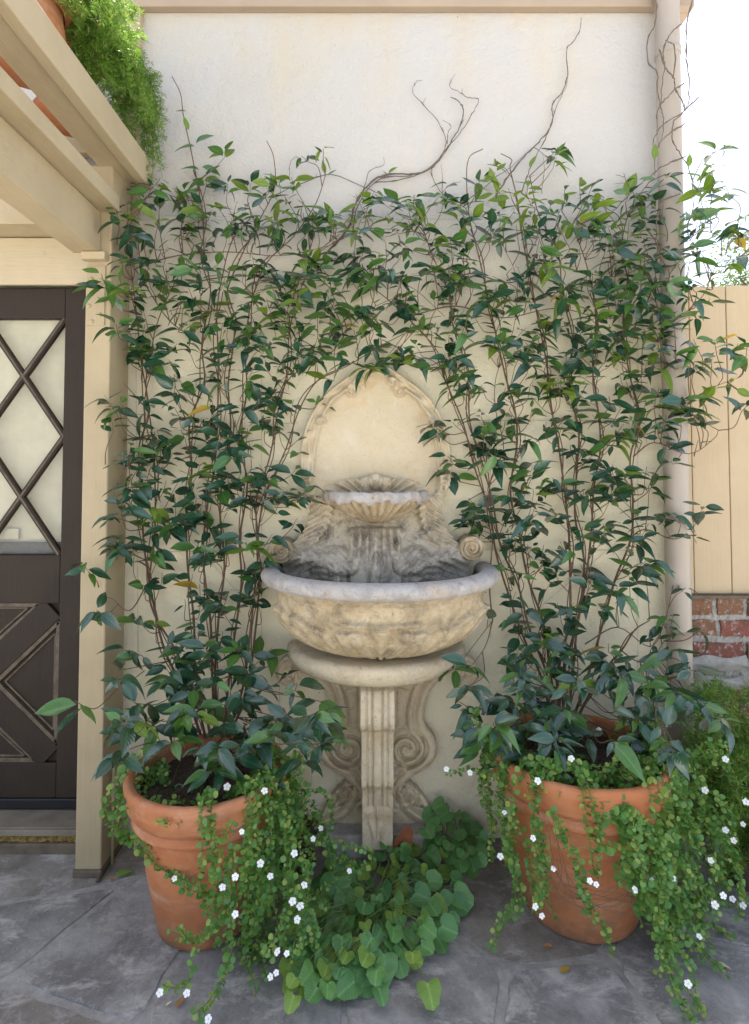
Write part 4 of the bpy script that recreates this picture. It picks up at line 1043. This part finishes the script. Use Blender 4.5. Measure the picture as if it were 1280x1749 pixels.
# training wires
wt = thing('training_wires', (0, -.014, 1.2), 'thin grey training wires fixed across the stucco behind the vines', 'wires')
for a, b in [((232, 560), (236, 1140)), ((447, 640), (447, 1145)), ((232, 1138), (470, 1140)), ((232, 740), (510, 722)), ((232, 944), (470, 938)), ((838, 720), (838, 1090)), ((1090, 560), (1090, 1150)), ((800, 718), (1110, 718)), ((800, 938), (1090, 940)), ((236, 820), (440, 1050)), ((860, 1090), (1085, 900)), ((180, 376), (1120, 372)), ((478, 1160), (478, 1400))]:
    m = MB(); m.tube([P(*a, -.018), P(*b, -.018)], .0009, 5); m.build('wire', M['wire'], wt)
m = MB(); a, b = P(506, 1350, -.03), P(533, 1288, -.03); m.box((a.x, -.032, a.z), (b.x, -.012, b.z))
tag(m.build('outlet_cover', M['outlet'], bevel=.006), 'cream weatherproof outlet cover on the wall left of the pedestal', 'outlet cover')

# ================================================================== SMALL TRAILING PLANTS
def round_leaf(n=8, cup=.25):
    V = [(0, 0, 0)]; U = [(.5, .5)]; 
    for k in range(n):
        a = 2 * math.pi * k / n; r_ = 1.0 + (.08 if k % 2 else -.04); V.append((1 + r_ * math.cos(a) * .95, r_ * math.sin(a), cup * (r_ * r_ - .5))); U.append((.5 + .5 * math.cos(a), .5 + .5 * math.sin(a)))
    V[0] = (1, 0, -cup * .4)
    return np.array(V), [(0, 1 + k, 1 + (k + 1) % n) for k in range(n)], np.array(U)
RL = [round_leaf(8, .22), round_leaf(7, -.15), round_leaf(9, .05)]
BK = ['bacA', 'bacB']
def flower_mesh():
    m = MB()
    for k in range(5):
        a = 2 * math.pi * k / 5; d = np.array([math.cos(a), math.sin(a), 0]); e = np.array([-math.sin(a), math.cos(a), 0]); up = np.array([0, 0, 1.])
        pts = [(0, 0, 0)] + [tuple(d * r_ + e * w_ + up * z_) for r_, w_, z_ in ((.30, -.26, .10), (.70, -.46, .16), (1.02, -.26, .02 - .12 * (k % 2)), (1.0, .24, .06), (.72, .46, .14), (.30, .26, .10))]
        m.add(pts, [(0, 1, 2), (0, 2, 3), (0, 3, 4), (0, 4, 5), (0, 5, 6)], 0)
    m.add([(.16 * math.cos(q), .16 * math.sin(q), .10) for q in np.linspace(0, 6.28, 6, endpoint=False)] + [(0, 0, .2)], [(k, (k + 1) % 6, 6) for k in range(6)], 1)
    o = m.build('flower', [M['white'], M['yellow']], smooth=False); me = o.data; bpy.data.objects.remove(o); return me
FLM = flower_mesh()
rbk = random.Random(77)
def surf_y(pt, py):   # depth of the front of a pot's outside at a given pixel row / column
    return pt
class Trail:
    def __init__(s, label, base, group): s.t = thing('trailing_bacopa', base, label, 'trailing plant', group); s.st = MB(); s.lf = MB(); s.nodes = []
    def strand(s, pts, dens=1.0, lr=.0086, r0=.0010, pale=.25, big=1.0):
        pth = smooth_path(pts, 8); s.st.tube(pth, r0, 4, cap=False)
        L = [0]
        for a, b in zip(pth[:-1], pth[1:]): L.append(L[-1] + (b - a).length)
        tot = L[-1]; k = 0; d = .006
        while d < tot:
            while k < len(L) - 2 and L[k + 1] < d: k += 1
            f = (d - L[k]) / max(1e-6, L[k + 1] - L[k]); p = pth[k].lerp(pth[k + 1], f); tg = (pth[k + 1] - pth[k]).normalized()
            s.nodes.append(p.copy())
            sd_ = tg.orthogonal().normalized(); ang = rbk.uniform(0, 6.28); sd_ = Matrix.Rotation(ang, 3, tg) @ sd_
            for sg in (-1, 1):
                if rbk.random() > .93: continue
                dd = (sd_ * sg + tg * .35 + Vector((0, -.25, .15))).normalized(); nn = Vector((rbk.gauss(0, .45), -.55 + rbk.gauss(0, .4), .75 + rbk.gauss(0, .35)))
                g = RL[rbk.randrange(3)]; sz = lr * rbk.uniform(.55, 1.25) * big * (1 - .25 * d / tot)
                A_ = np.array(frame_mat(p + dd * .002, dd, nn, sz)); v = g[0] @ A_[:3, :3].T + A_[:3, 3]
                if v[:, 2].min() < .002: v[:, 2] += .003 - v[:, 2].min()
                s.lf.add(v, g[1], 1 if rbk.random() < pale * (1.6 if d > tot * .85 else .8) else 0, g[2])
            d += .0120 * rbk.uniform(.7, 1.4) / dens
    def finish(s, fl, sc=.0092):
        tag(s.st.build('stem', M['bacS'], s.t), kind='stuff'); tag(s.lf.build('small_leaf', [M[k] for k in BK], s.t, smooth=True), kind='stuff')
        pr = np.array([proj(p) for p in s.nodes]); camv = Vector((0, CAM_Y, CAM_Z))
        for (x, y) in fl:
            dd = (pr[:, 0] - x) ** 2 + (pr[:, 1] - y) ** 2; near = np.argsort(dd)[:12]
            j = min(near, key=lambda q: (s.nodes[q] - camv).length); nd_ = s.nodes[j]
            dist = (nd_ - camv).length
            r_ = ray(x, y).normalized(); tgt = camv + r_ * (dist - .022)
            if (tgt - nd_).length > .16: tgt = nd_ + (camv - nd_).normalized() * .02
            if tgt.z < .012: tgt.z = .012
            o = bpy.data.objects.new('flower', FLM); C.objects.link(o); o.parent = s.t
            nrm = ((camv - tgt).normalized() + Vector((rbk.gauss(0, .35), rbk.gauss(0, .2), .35 + rbk.gauss(0, .3)))).normalized()
            o.matrix_basis = Matrix.Translation(-wloc(s.t)) @ frame_mat(tgt, nrm.orthogonal(), nrm, sc * rbk.uniform(.8, 1.12))
            m = MB(); 
def pot_surface(pt, ang, z):
    """point on the outside of a pot, a little off it"""
    f = max(0, min(1, z / pt['z'])); r_ = pt['rb'] + (pt['R'] - pt['rb']) * f ** .9 + .022
    return Vector((pt['x'] + r_ * math.sin(ang), pt['y'] - r_ * math.cos(ang), max(z, .008)))
def hang(tr, pt, ang, drop, drift=0.0, gx=0.0, gy=0.0, n=1, jit=.10, **kw):
    n = max(1, int(n * .48 + .5))
    """strands over the rim at angle ang (0 = towards the camera, + = right), falling `drop` metres, then along the ground"""
    for _ in range(n):
        a = ang + rbk.gauss(0, jit); dr = drop * rbk.uniform(.75, 1.08)
        r_in = pt['R'] * rbk.uniform(.45, .75); zr = pt['z']
        pts = [Vector((pt['x'] + r_in * math.sin(a - drift * .2), pt['y'] - r_in * math.cos(a - drift * .2), zr - .045)),
               Vector((pt['x'] + pt['R'] * .93 * math.sin(a), pt['y'] - pt['R'] * .93 * math.cos(a), zr + .018 + rbk.uniform(0, .015)))]
        k = max(2, int(dr / .09)); out = rbk.uniform(.0, .03)
        for i in range(1, k + 1):
            f = i / k; z = zr - dr * f
            if z < .012: break
            q = pot_surface(pt, a + drift * f + rbk.gauss(0, .03), z); c = Vector((pt['x'], pt['y'], z)); q += (q - c).normalized() * (out + .045 * f * rbk.random()); pts.append(q)
        if zr - dr < .03:
            ln = max(.05, dr - zr); q = pts[-1].copy(); q.z = .014
            dirv = Vector((gx + rbk.gauss(0, .25), gy + rbk.gauss(0, .25), 0))
            if dirv.length < .2: dirv = Vector((math.sin(a), -math.cos(a), 0))
            dirv.normalize()
            for i in range(1, 5): pts.append(q + dirv * (ln * i / 4) + Vector((rbk.gauss(0, .012), rbk.gauss(0, .012), rbk.uniform(.0, .012))))
        tr.strand(pts, **kw)
def cover(tr, pt, n, cang=None, spread=3.1, **kw):
    for _ in range(n):
        a = (cang + rbk.uniform(-spread, spread)) if cang is not None else rbk.uniform(-3.14, 3.14); r0 = pt['R'] * math.sqrt(rbk.uniform(.2, .72)); p = Vector((pt['x'] + r0 * math.sin(a), pt['y'] - r0 * math.cos(a), pt['z'] - .05))
        b = a + rbk.uniform(-.8, .8); q = p + Vector((math.sin(b), -math.cos(b), 0)) * rbk.uniform(.04, .10)
        tr.strand([p, p.lerp(q, .5) + Vector((0, 0, rbk.uniform(.015, .045))), q + Vector((0, 0, rbk.uniform(.0, .03)))], **kw)
tl = Trail('white flowered trailing plant spilling from the pot nearest the lattice door', (LP['x'], LP['y'], LP['z'] - .05), 'trailing plants in the big pots')
cover(tl, LP, 26, 0, 2.0); cover(tl, LP, 10)
hang(tl, LP, R(32), .42, .1, .3, -.9, 7, .15); hang(tl, LP, R(52), .62, .05, .2, -1, 10, .18); hang(tl, LP, R(75), .55, .0, .6, -.6, 10, .2); hang(tl, LP, R(98), .5, .0, .8, -.3, 7, .2)
hang(tl, LP, R(20), .30, .25, 0, 0, 3, .1, pale=.4);  hang(tl, LP, R(-88), .2, .2, 0, 0, 4, .15, big=1.2); hang(tl, LP, R(62), .30, .0, 0, 0, 5, .2)
def free(tr, pxs, Y0, Y1, n=1, jit=10, **kw):
    n = max(1, int(n * .66 + .5)); jit = jit * 1.4 if n > 2 else jit
    """a strand traced on the photo; its depth runs from Y0 to Y1, points low enough lie on the ground"""
    for _ in range(n):
        pts = []
        for k, (x, y) in enumerate(pxs):
            f = k / (len(pxs) - 1); xx, yy = x + rbk.gauss(0, jit) * (k > 0), y + rbk.gauss(0, jit) * (k > 0); p = P(xx, yy, Y0 + (Y1 - Y0) * f)
            if p.z < .012: p = G(xx, yy, .012 + rbk.uniform(0, .012))
            pts.append(p)
        tr.strand(pts, **kw)
free(tl, [(235, 1335), (212, 1370), (210, 1420), (240, 1455), (285, 1492), (335, 1520), (400, 1545)], -.42, -.66, 3, 6, big=1.2);
free(tl, [(400, 1400), (372, 1480), (352, 1580), (345, 1650), (318, 1680), (280, 1692)], -.64, -.75, 2, 8); free(tl, [(400, 1440), (395, 1540), (385, 1640), (370, 1700), (345, 1742)], -.64, -.76, 3, 9)
free(tl, [(430, 1400), (420, 1480), (390, 1560), (340, 1595), (292, 1590)], -.64, -.68, 3, 9); free(tl, [(470, 1350), (500, 1420), (505, 1510), (490, 1600), (470, 1660)], -.5, -.7, 6, 14)
free(tl, [(470, 1340), (520, 1400), (540, 1470), (540, 1540)], -.42, -.5, 9, 18); free(tl, [(480, 1330), (530, 1370), (575, 1450), (610, 1470)], -.35, -.35, 5, 12); free(tl, [(440, 1470), (480, 1520), (500, 1560), (530, 1580)], -.55, -.6, 8, 20)
free(tl, [(420, 1440), (440, 1520), (430, 1590), (400, 1610)], -.6, -.62, 7, 16); free(tl, [(500, 1290), (545, 1285), (572, 1278)], -.35, -.30, 2, 3); free(tl, [(490, 1330), (500, 1300), (490, 1370), (500, 1420)], -.36, -.36, 4, 10, pale=.5)
tl.finish([(445, 1475), (462, 1497), (513, 1548), (508, 1571), (474, 1626), (490, 1629), (462, 1669), (472, 1662), (319, 1697), (273, 1696), (356, 1741), (413, 1421), (388, 1344), (452, 1351), (380, 1516), (298, 1501), (402, 1498), (503, 1458), (548, 1415), (535, 1433), (597, 1488), (520, 1512), (392, 1305), (402, 1562), (500, 1540)])
trr = Trail('white flowered trailing plant spilling from the pot before the downspout', (RP['x'], RP['y'], RP['z'] - .05), 'trailing plants in the big pots')
cover(trr, RP, 60, 0, 1.9); cover(trr, RP, 14)
hang(trr, RP, R(45), .58, .05, .4, -.8, 9, .2); hang(trr, RP, R(28), .36, .1, 0, 0, 5, .12, big=1.2, pale=.35); hang(trr, RP, R(65), .66, .0, .5, -.8, 12, .2); hang(trr, RP, R(88), .70, .0, .8, -.3, 12, .22); hang(trr, RP, R(110), .5, .0, .9, 0, 7, .2)
hang(trr, RP, R(-70), .38, .1, 0, 0, 8, .15); hang(trr, RP, R(-45), .36, .15, 0, 0, 6, .12); hang(trr, RP, R(-95), .30, .0, 0, 0, 6, .2); hang(trr, RP, R(-22), .22, .1, 0, 0, 4, .1)
free(trr, [(880, 1370), (880, 1450), (880, 1530), (860, 1580), (848, 1620)], -.52, -.58, 3, 6); free(trr, [(850, 1290), (820, 1260), (812, 1220), (806, 1215)], -.40, -.34, 3, 6); free(trr, [(850, 1330), (810, 1322), (765, 1318)], -.45, -.42, 2, 4)
free(trr, [(920, 1400), (930, 1480), (920, 1530), (918, 1560)], -.60, -.64, 3, 5); free(trr, [(940, 1380), (985, 1470), (1000, 1540), (1035, 1590), (1045, 1635)], -.63, -.66, 3, 6); free(trr, [(1060, 1370), (1110, 1450), (1130, 1560), (1160, 1660), (1190, 1740)], -.62, -.74, 8, 14)
free(trr, [(1100, 1340), (1160, 1420), (1185, 1520), (1180, 1600)], -.52, -.60, 12, 20); free(trr, [(1110, 1310), (1180, 1350), (1230, 1420), (1262, 1500), (1275, 1545)], -.45, -.5, 8, 14); free(trr, [(1090, 1300), (1150, 1300), (1210, 1285), (1238, 1298)], -.42, -.40, 7, 9)
free(trr, [(1120, 1330), (1180, 1400), (1240, 1410), (1270, 1440)], -.42, -.42, 8, 16); free(trr, [(1080, 1400), (1130, 1480), (1150, 1560), (1130, 1610)], -.60, -.62, 10, 18); free(trr, [(1110, 1240), (1135, 1230), (1140, 1215)], -.30, -.28, 3, 5)
free(trr, [(905, 1330), (960, 1310), (1020, 1330), (1080, 1300)], -.56, -.50, 8, 14); free(trr, [(1040, 1380), (1065, 1440), (1060, 1500), (1090, 1560)], -.62, -.64, 6, 12, big=1.35)
trr.finish([(803, 1320), (763, 1314), (862, 1388), (855, 1463), (946, 1484), (1008, 1505), (1019, 1511), (915, 1549), (926, 1565), (1115, 1504), (1240, 1418), (1254, 1436), (1270, 1408), (1236, 1530), (1252, 1536), (1270, 1547), (1222, 1546), (1195, 1600), (1176, 1681), (1024, 1247), (976, 1296), (919, 1334), (1138, 1229), (1240, 1297), (911, 1432), (1150, 1500), (1085, 1520), (1205, 1350), (1275, 1370), (1215, 1470)])
# dry brown strands over the right pot
m = MB()
for k in range(11):
    q = [(930 + rbk.uniform(-15, 15), 1400), (935 + rbk.uniform(-15, 15), 1470 + rbk.uniform(-10, 10)), (975, 1525 + rbk.uniform(-20, 20)), (1040 + rbk.uniform(-10, 20), 1545 + rbk.uniform(-20, 20)), (1095 + rbk.uniform(-20, 10), 1515 + rbk.uniform(-25, 25))]
    m.tube(smooth_path([P(x + rbk.gauss(0, 9), y + rbk.gauss(0, 7), -.635 - .01 * rbk.random()) for x, y in q[rbk.choice([0, 1, 2]):]], 5), .0007, 4)
tag(m.build('dry_stem', M['stem'], trr.t), kind='stuff')

# ================================================================== VIOLETS AT THE FOUNTAIN'S FOOT
def heart_geo(droop=.2, cup=.15, pointy=.2, n=16):
    V = [(.40, 0, 0)]; U = [(.40, .5)]
    for rg_ in (.55, 1.0):
        for k in range(n):
            a = 2 * math.pi * k / n
            r_ = .50 * (1 + .10 * math.cos(a)) + pointy * max(0, math.cos(a)) ** 6 * .5 - .27 * max(0, -math.cos(a)) ** 8
            r_ *= rg_ * (1 + ((.03 if k % 2 else -.03) if rg_ == 1 else 0))
            x, y = .40 + r_ * math.cos(a), r_ * math.sin(a) * 1.02
            z = cup * (abs(y) ** 1.3) - droop * max(0, x - .2) ** 2 + (.05 * math.sin(a * 4 + droop * 20) if rg_ == 1 else .0)
            V.append((x, y, z)); U.append((x, .5 + y * .9))
    V[0] = (.40, 0, -.035)
    Fc = [(0, 1 + k, 1 + (k + 1) % n) for k in range(n)] + [(1 + k, 1 + n + k, 1 + n + (k + 1) % n, 1 + (k + 1) % n) for k in range(n)]
    return np.array(V), Fc, np.array(U)
HG = [heart_geo(.18, .28, .12), heart_geo(.35, .35, .35), heart_geo(.05, .45, .05), heart_geo(.4, .12, .6)]
VK = ['violetA', 'violetB']; HM = {(i, k): mesh_of('leaf', g, M[k]) for i, g in enumerate(HG) for k in VK}
def violets(label, crown_px, poly, n, special, zr, sz, group, pale):
    base = G(*crown_px); t = thing('violet_plant', (base.x, base.y, 0), label, 'plant', group); st_ = MB(); leaves = []
    xs = [q[0] for q in poly]; ys = [q[1] for q in poly]; done = []
    tries = 0
    while len(done) < n and tries < 4000:
        tries += 1; x, y = rv.uniform(min(xs), max(xs)), rv.uniform(min(ys), max(ys))
        if not pip(np.array([x]), np.array([y]), poly)[0]: continue
        if any(math.hypot(x - a, y - b) < 15.5 for a, b in done): continue
        done.append((x, y))
    spots = [(x, y, sz * rv.uniform(.65, 1.2), None, 'violetB' if rv.random() < pale else 'violetA', rv.choice([0, 0, 0, 2, 2, 1])) for x, y in done] + special
    for x, y, s_, dr, mk, gi in spots:
        z = rv.uniform(*zr) if dr is None else rv.uniform(.02, .06)
        p = G(x, y, z)
        if p.y > -.05: p = P(x, y, -.06 - rv.random() * .03)
        if p.z < .015: p.z = .02
        outv = Vector((p.x - base.x, p.y - base.y, 0)); outv = outv.normalized() if outv.length > .01 else Vector((0, -1, 0))
        d = outv + Vector((rv.gauss(0, .45), rv.gauss(-.25, .35), rv.gauss(-.12, .2))) if dr is None else Vector((dr[0], dr[1], dr[2]))
        nrm = Vector((rv.gauss(0, .25), -.62 + rv.gauss(0, .22), .75)) + outv * .12
        d.normalize(); loc = p - d * s_ * .45
        zl = min((frame_mat(loc, d, nrm, s_) @ Vector(v)).z for v in HG[gi][0])
        if zl < .006: loc.z += .006 - zl
        leaves.append((frame_mat(loc, d, nrm, s_), gi, mk, vis_size(loc, d, nrm, s_)))
        rt = Vector((base.x + rv.gauss(0, .04), base.y + rv.gauss(0, .03), .004)); md = rt.lerp(loc, .6) + Vector((0, 0, .03))
        st_.tube(smooth_path([rt, md - Vector((0, 0, .012)), loc], 4), .0011, 4, cap=False)
    tag(st_.build('leaf_stalk', M['bacS'], t), kind='stuff')
    put_leaves(t, leaves, 'leaf', HG, HM, VK, 300)
    return t
violets('clump of heart leaved violets sprawling at the foot of the fountain leg', (640, 1545),
        [(490, 1600), (520, 1530), (560, 1470), (640, 1450), (700, 1430), (745, 1450), (780, 1490), (790, 1540), (770, 1580), (725, 1625), (690, 1650), (640, 1680), (560, 1700), (500, 1690), (485, 1640)], 135,
        [(655, 1645, .078, (-.05, -.8, -.35), 'violetA', 1), (622, 1620, .06, (0, -.8, -.1), 'violetB', 0), (733, 1690, .062, (.15, -.9, -.1), 'violetB', 1), (785, 1530, .07, (.8, -.5, -.1), 'violetA', 1), (497, 1675, .048, (-.1, -.9, -.2), 'violetB', 1), (500, 1708, .042, (-.2, -.9, -.1), 'violetB', 1), (494, 1650, .055, (-.2, -.9, 0), 'violetB', 0), (710, 1640, .04, (.7, -.5, 0), 'violetB', 0), (612, 1562, .055, (0, -.8, 0), 'violetB', 0), (548, 1555, .055, (.1, -.8, 0), 'violetB', 2), (674, 1562, .055, (.1, -.8, 0), 'violetB', 0), (650, 1695, .045, (.3, -.9, 0), 'violetA', 1),
         (735, 1460, .065, (.5, -.6, 0), 'violetA', 1), (700, 1450, .06, (.2, -.8, .1), 'violetA', 0), (720, 1500, .065, (.4, -.8, 0), 'violetA', 1), (745, 1545, .062, (.7, -.6, -.1), 'violetB', 1)], (.012, .075), .056, 'violets below the fountain', .22)
violets('smaller dark violet clump against the wall right of the pedestal', (775, 1452), [(725, 1420), (735, 1385), (755, 1370), (800, 1400), (825, 1430), (822, 1470), (800, 1490), (770, 1470), (740, 1450)], 34,
        [(742, 1404, .075, (-.3, -.8, 0), 'violetA', 0)], (.03, .16), .055, 'violets below the fountain', .03)

# ================================================================== ASPARAGUS FERNS
def fern(t, plumes, seed, mats, nl=.018, dens=1.0):
    r_ = random.Random(seed); st_ = MB(); nd_ = MB(); 
    for pts in plumes:
        pth = smooth_path(pts, 7); st_.tube(pth, [.0016 * (1 - .6 * i / len(pth)) for i in range(len(pth))], 4, cap=False)
        tot = len(pth)
        for i in range(2, tot):
            for _ in range(int(2 * dens) + (r_.random() < (2 * dens) % 1)):
                f = i / tot; L = .055 * (1 - .55 * f) * r_.uniform(.6, 1.2); p = pth[i]; tg = (pth[i] - pth[i - 1]).normalized()
                sd_ = Matrix.Rotation(r_.uniform(0, 6.28), 3, tg) @ tg.orthogonal().normalized(); d = (sd_ + tg * .9 + Vector((0, 0, .15))).normalized(); e = p + d * L
                st_.tube([p, e], .0006, 3, cap=False)
                nn = max(3, int(L / .0055))
                for k in range(nn):
                    q = p.lerp(e, (k + .6) / nn)
                    for _s in range(2):
                        w_ = (Matrix.Rotation(r_.uniform(0, 6.28), 3, d) @ d.orthogonal().normalized() + d * .6).normalized(); ln = nl * r_.uniform(.6, 1.1)
                        sdv = w_.cross(Vector((r_.gauss(0, 1), r_.gauss(0, 1), r_.gauss(0, 1)))).normalized() * .0014
                        a = q + w_ * ln; mi = q + w_ * ln * .5
                        nd_.add([tuple(q), tuple(mi + sdv), tuple(a), tuple(mi - sdv)], [(0, 1, 2, 3)], 0 if r_.random() < .93 else 1)
    tag(st_.build('frond_stem', M['bacS'], t), kind='stuff'); tag(nd_.build('needle', [M[k] for k in mats], t), kind='stuff')
rf = random.Random(12)
c = P(1268, 1330, -.24)
fr = thing('asparagus_fern', (c.x, c.y, .0), 'bushy asparagus fern on the ground before the brick wall', 'fern', 'asparagus ferns')
pl_ = []
for k in range(96):
    b0 = Vector((c.x + rf.gauss(.05, .07), -.24 + rf.gauss(0, .04), .12)); a = rf.uniform(-3.1, 3.1); up = rf.uniform(.0, .66); out = rf.uniform(.06, .29)
    dv = Vector((math.sin(a), -abs(math.cos(a)) * .8 + .15, 0))
    e = b0 + dv * out + Vector((0, 0, up * .8)); pl_.append([b0, b0.lerp(e, .5) + Vector((0, 0, up * .35)), e, e + dv * .07 + Vector((0, 0, -.07))])
fern(fr, pl_, 5, ['fern', 'fernY'], .023, 1.5)
m = MB(); m.tube([(c.x + .03, -.24, -.02), (c.x + .03, -.24, .13)], [.09, .05], 12); m.build('crown', M['bark'], fr, smooth=True)
# pots of fern on the pergola
shz = uz + .131
def shelf_fern(px_, py_, label, plabel, plumes_n, seed, dirs, dns, mats, rr=.15, ol=(.10, .27)):
    pp = pot('fern_pot', px_, py_, rr, .24, rr * .72, plabel, 'fern pots on the pergola', shz + .012)
    m = MB(); m.grid(ring_lathe([(.001, shz + .001), (rr * .86, shz + .001), (rr * .95, shz + .025), (rr * .91, shz + .026), (rr * .84, shz + .010), (.001, shz + .010)], px_, py_, 32), True); m.build('saucer', M['terra'], pp, smooth=True)
    f_ = thing('asparagus_fern', (px_, py_, shz + .2), label, 'fern', 'asparagus ferns'); r_ = random.Random(seed); L = []
    for k in range(plumes_n):
        a = r_.uniform(*dirs)
        dv = Vector((math.sin(a), -math.cos(a), 0)); b0 = Vector((px_, py_, shz + .2)) + dv * r_.uniform(.02, rr * .7); o_ = r_.uniform(*ol); dn = r_.uniform(*dns)
        if b0.y + dv.y * (o_ + .06) > -.06: o_ = max(.03, (-.10 - b0.y) / max(.05, dv.y) - .06)
        e1 = b0 + dv * o_ * .6 + Vector((0, 0, r_.uniform(.03, .13))); e2 = b0 + dv * o_ + Vector((0, 0, -dn * .4)); e3 = b0 + dv * (o_ + .03) + Vector((r_.gauss(0, .02), r_.gauss(0, .015), -dn))
        L.append([b0, e1, e2, e3])
    fern(f_, L, seed + 1, mats, .021, 1.0); return f_
shelf_fern(-1.06, -.565, 'bright green asparagus fern arching over the upper beam towards the wall', 'terracotta pot of bright fern nearest the wall on the pergola', 38, 31, (1.2, 2.7), (-.02, .16), ['fernL', 'fernY'], .155)
f2 = shelf_fern(-1.07, -.275, 'bright asparagus fern whose tail hangs down over the beam end', 'terracotta pot in the corner between pergola and wall', 40, 51, (.5, 2.3), (.02, .22), ['fernL', 'fernY'], .12, (.08, .19))
L = []
for k in range(20):
    x0, y0 = 205 + rf.uniform(-25, 30), 90 + rf.uniform(-20, 40); x1 = 262 + rf.uniform(-18, 18); y1 = 262 + rf.uniform(-70, 60)
    L.append([P(x0, y0, -.20), P(x0 + 14, y0 + 35, -.15), P((x0 + x1) / 2 + 14, (y0 + y1) / 2, -.13), P(x1, y1, -.115)])
t2 = thing('asparagus_fern', tuple(L[0][0]), 'thin paler fern trails hanging down the wall beside the beam end', 'fern', 'asparagus ferns')
fern(t2, L, 66, ['fernL', 'fernY'], .016, .8)
shelf_fern(-1.07, -.90, 'fern glimpsed through the slot between the pergola beams', 'terracotta pot seen from below through the slot between the beams', 24, 41, (-3, 3), (-.05, .04), ['fern', 'fernY'], .14)

# ================================================================== TREE BEYOND THE FENCE, FALLEN LEAVES
tp = P(1318, 480, 5.2)
tree = thing('tree', (tp.x, 5.2, 0), 'sunlit leafy tree rising beyond the plank fence', 'tree')
m = MB(); m.tube(smooth_path([(tp.x, 5.2, -.1), (tp.x + .05, 5.22, 1.2), (tp.x - .05, 5.2, 2.8), (tp.x + .1, 5.2, 4.2)], 5), [.13, .12, .11, .1, .1, .09, .09, .08, .08, .07, .07, .06, .06, .05, .04, .03][:16], 10)
for k in range(7):
    a = k * .9; m.tube([(tp.x, 5.2, 2.6 + .15 * k), (tp.x + .4 * math.cos(a), 5.2 + .4 * math.sin(a), 3.1 + .15 * k), (tp.x + .7 * math.cos(a), 5.2 + .7 * math.sin(a), 3.5 + .1 * k)], [.04, .025, .01], 6)
m.build('trunk', M['bark'], tree, smooth=True)
rt = random.Random(3); m = MB(); cl = [(Vector((tp.x + rt.gauss(0, .5), 5.2 + rt.gauss(0, .5), tp.z - .25 + rt.gauss(0, .42))), rt.uniform(.18, .34)) for _ in range(42)]
for cc, rr in cl:
    for _ in range(230):
        v = Vector((rt.gauss(0, 1), rt.gauss(0, 1), rt.gauss(0, 1))).normalized() * rr * rt.random() ** .4; p = cc + v
        d = Vector((rt.gauss(0, 1), rt.gauss(0, 1), rt.gauss(0, .6))).normalized(); nn = Vector((rt.gauss(0, .6), rt.gauss(0, .6), 1)); g = LEAFG[2]
        A_ = np.array(frame_mat(p, d, nn, rt.uniform(.05, .085))); m.add((g[0] @ A_[:3, :3].T + A_[:3, 3])[[0, 10, 21, 9, 11]], [(0, 3, 2), (0, 2, 4)])
tag(m.build('crown', M['tree'], tree), kind='stuff')
def fallen(px, py, L, ang, mat, label, gi=1, name='fallen_leaf', z=.006):
    p = G(px, py, z); g = LEAFG[gi]; m = MB(); A_ = np.array(frame_mat(Vector((0, 0, 0)), Vector((math.cos(ang), math.sin(ang), .12)), Vector((.1, -.1, 1)), L)); v = g[0] @ A_[:3, :3].T; v[:, 2] -= v[:, 2].min(); m.add(v, g[1], 0, g[2])
    o = m.build(name, mat, smooth=True); o.location = p; tag(o, label, 'leaf', 'fallen leaves on the patio')
fallen(930, 1621, .030, .2, M['dry'], 'tiny brown fallen leaf just in front of the pot before the downspout'); fallen(957, 1660, .034, .3, M['leafY'], 'yellow fallen leaf on the flagstones below the pot before the downspout', 5)
fallen(1228, 1644, .034, -.9, M['outlet'], 'pale cream fallen leaf on the flagstones near the right edge', 2); fallen(299, 1722, .042, 1.1, M['dry'], 'thin tan fallen leaf below the trailing stems near the bottom edge', 2); fallen(283, 1718, .018, .8, M['outlet'], 'tiny pale fallen leaf near the bottom edge beside the thin tan one', 2)
fallen(196, 1498, .062, .45, M['violetB'], 'green fallen leaf lying beside the pergola post foot', 0); fallen(186, 1502, .022, .1, M['dry'], 'small round tan leaf touching the green one by the post foot', 5)
fallen(560, 1640, .03, .4, M['dry'], 'small dry leaf among the violets at the patio edge', 1)
g = heart_geo(.6, .7, .5); p = P(686, 1432, -.16); m = MB(); A_ = np.array(frame_mat(Vector((0, 0, 0)), Vector((.35, -.2, .9)), Vector((-.1, -1, .2)), .065)); m.add(g[0] @ A_[:3, :3].T, g[1], 0, g[2]); o = m.build('dry_leaf', M['dryR'], smooth=True); o.location = P(684, 1452, -.165)
tag(o, 'large curled russet dry leaf leaning on the plinth beside the fountain leg', 'leaf')
m = MB(); m.tube(smooth_path([G(166, 1506, .008), G(180, 1482, .012), G(194, 1462, .012)], 4), [.006, .008, .007, .006, .005, .005, .005, .004, .004], 6)
tag(m.build('fallen_stick', M['bark'], smooth=True), 'short grey stick lying against the pergola post foot', 'stick')
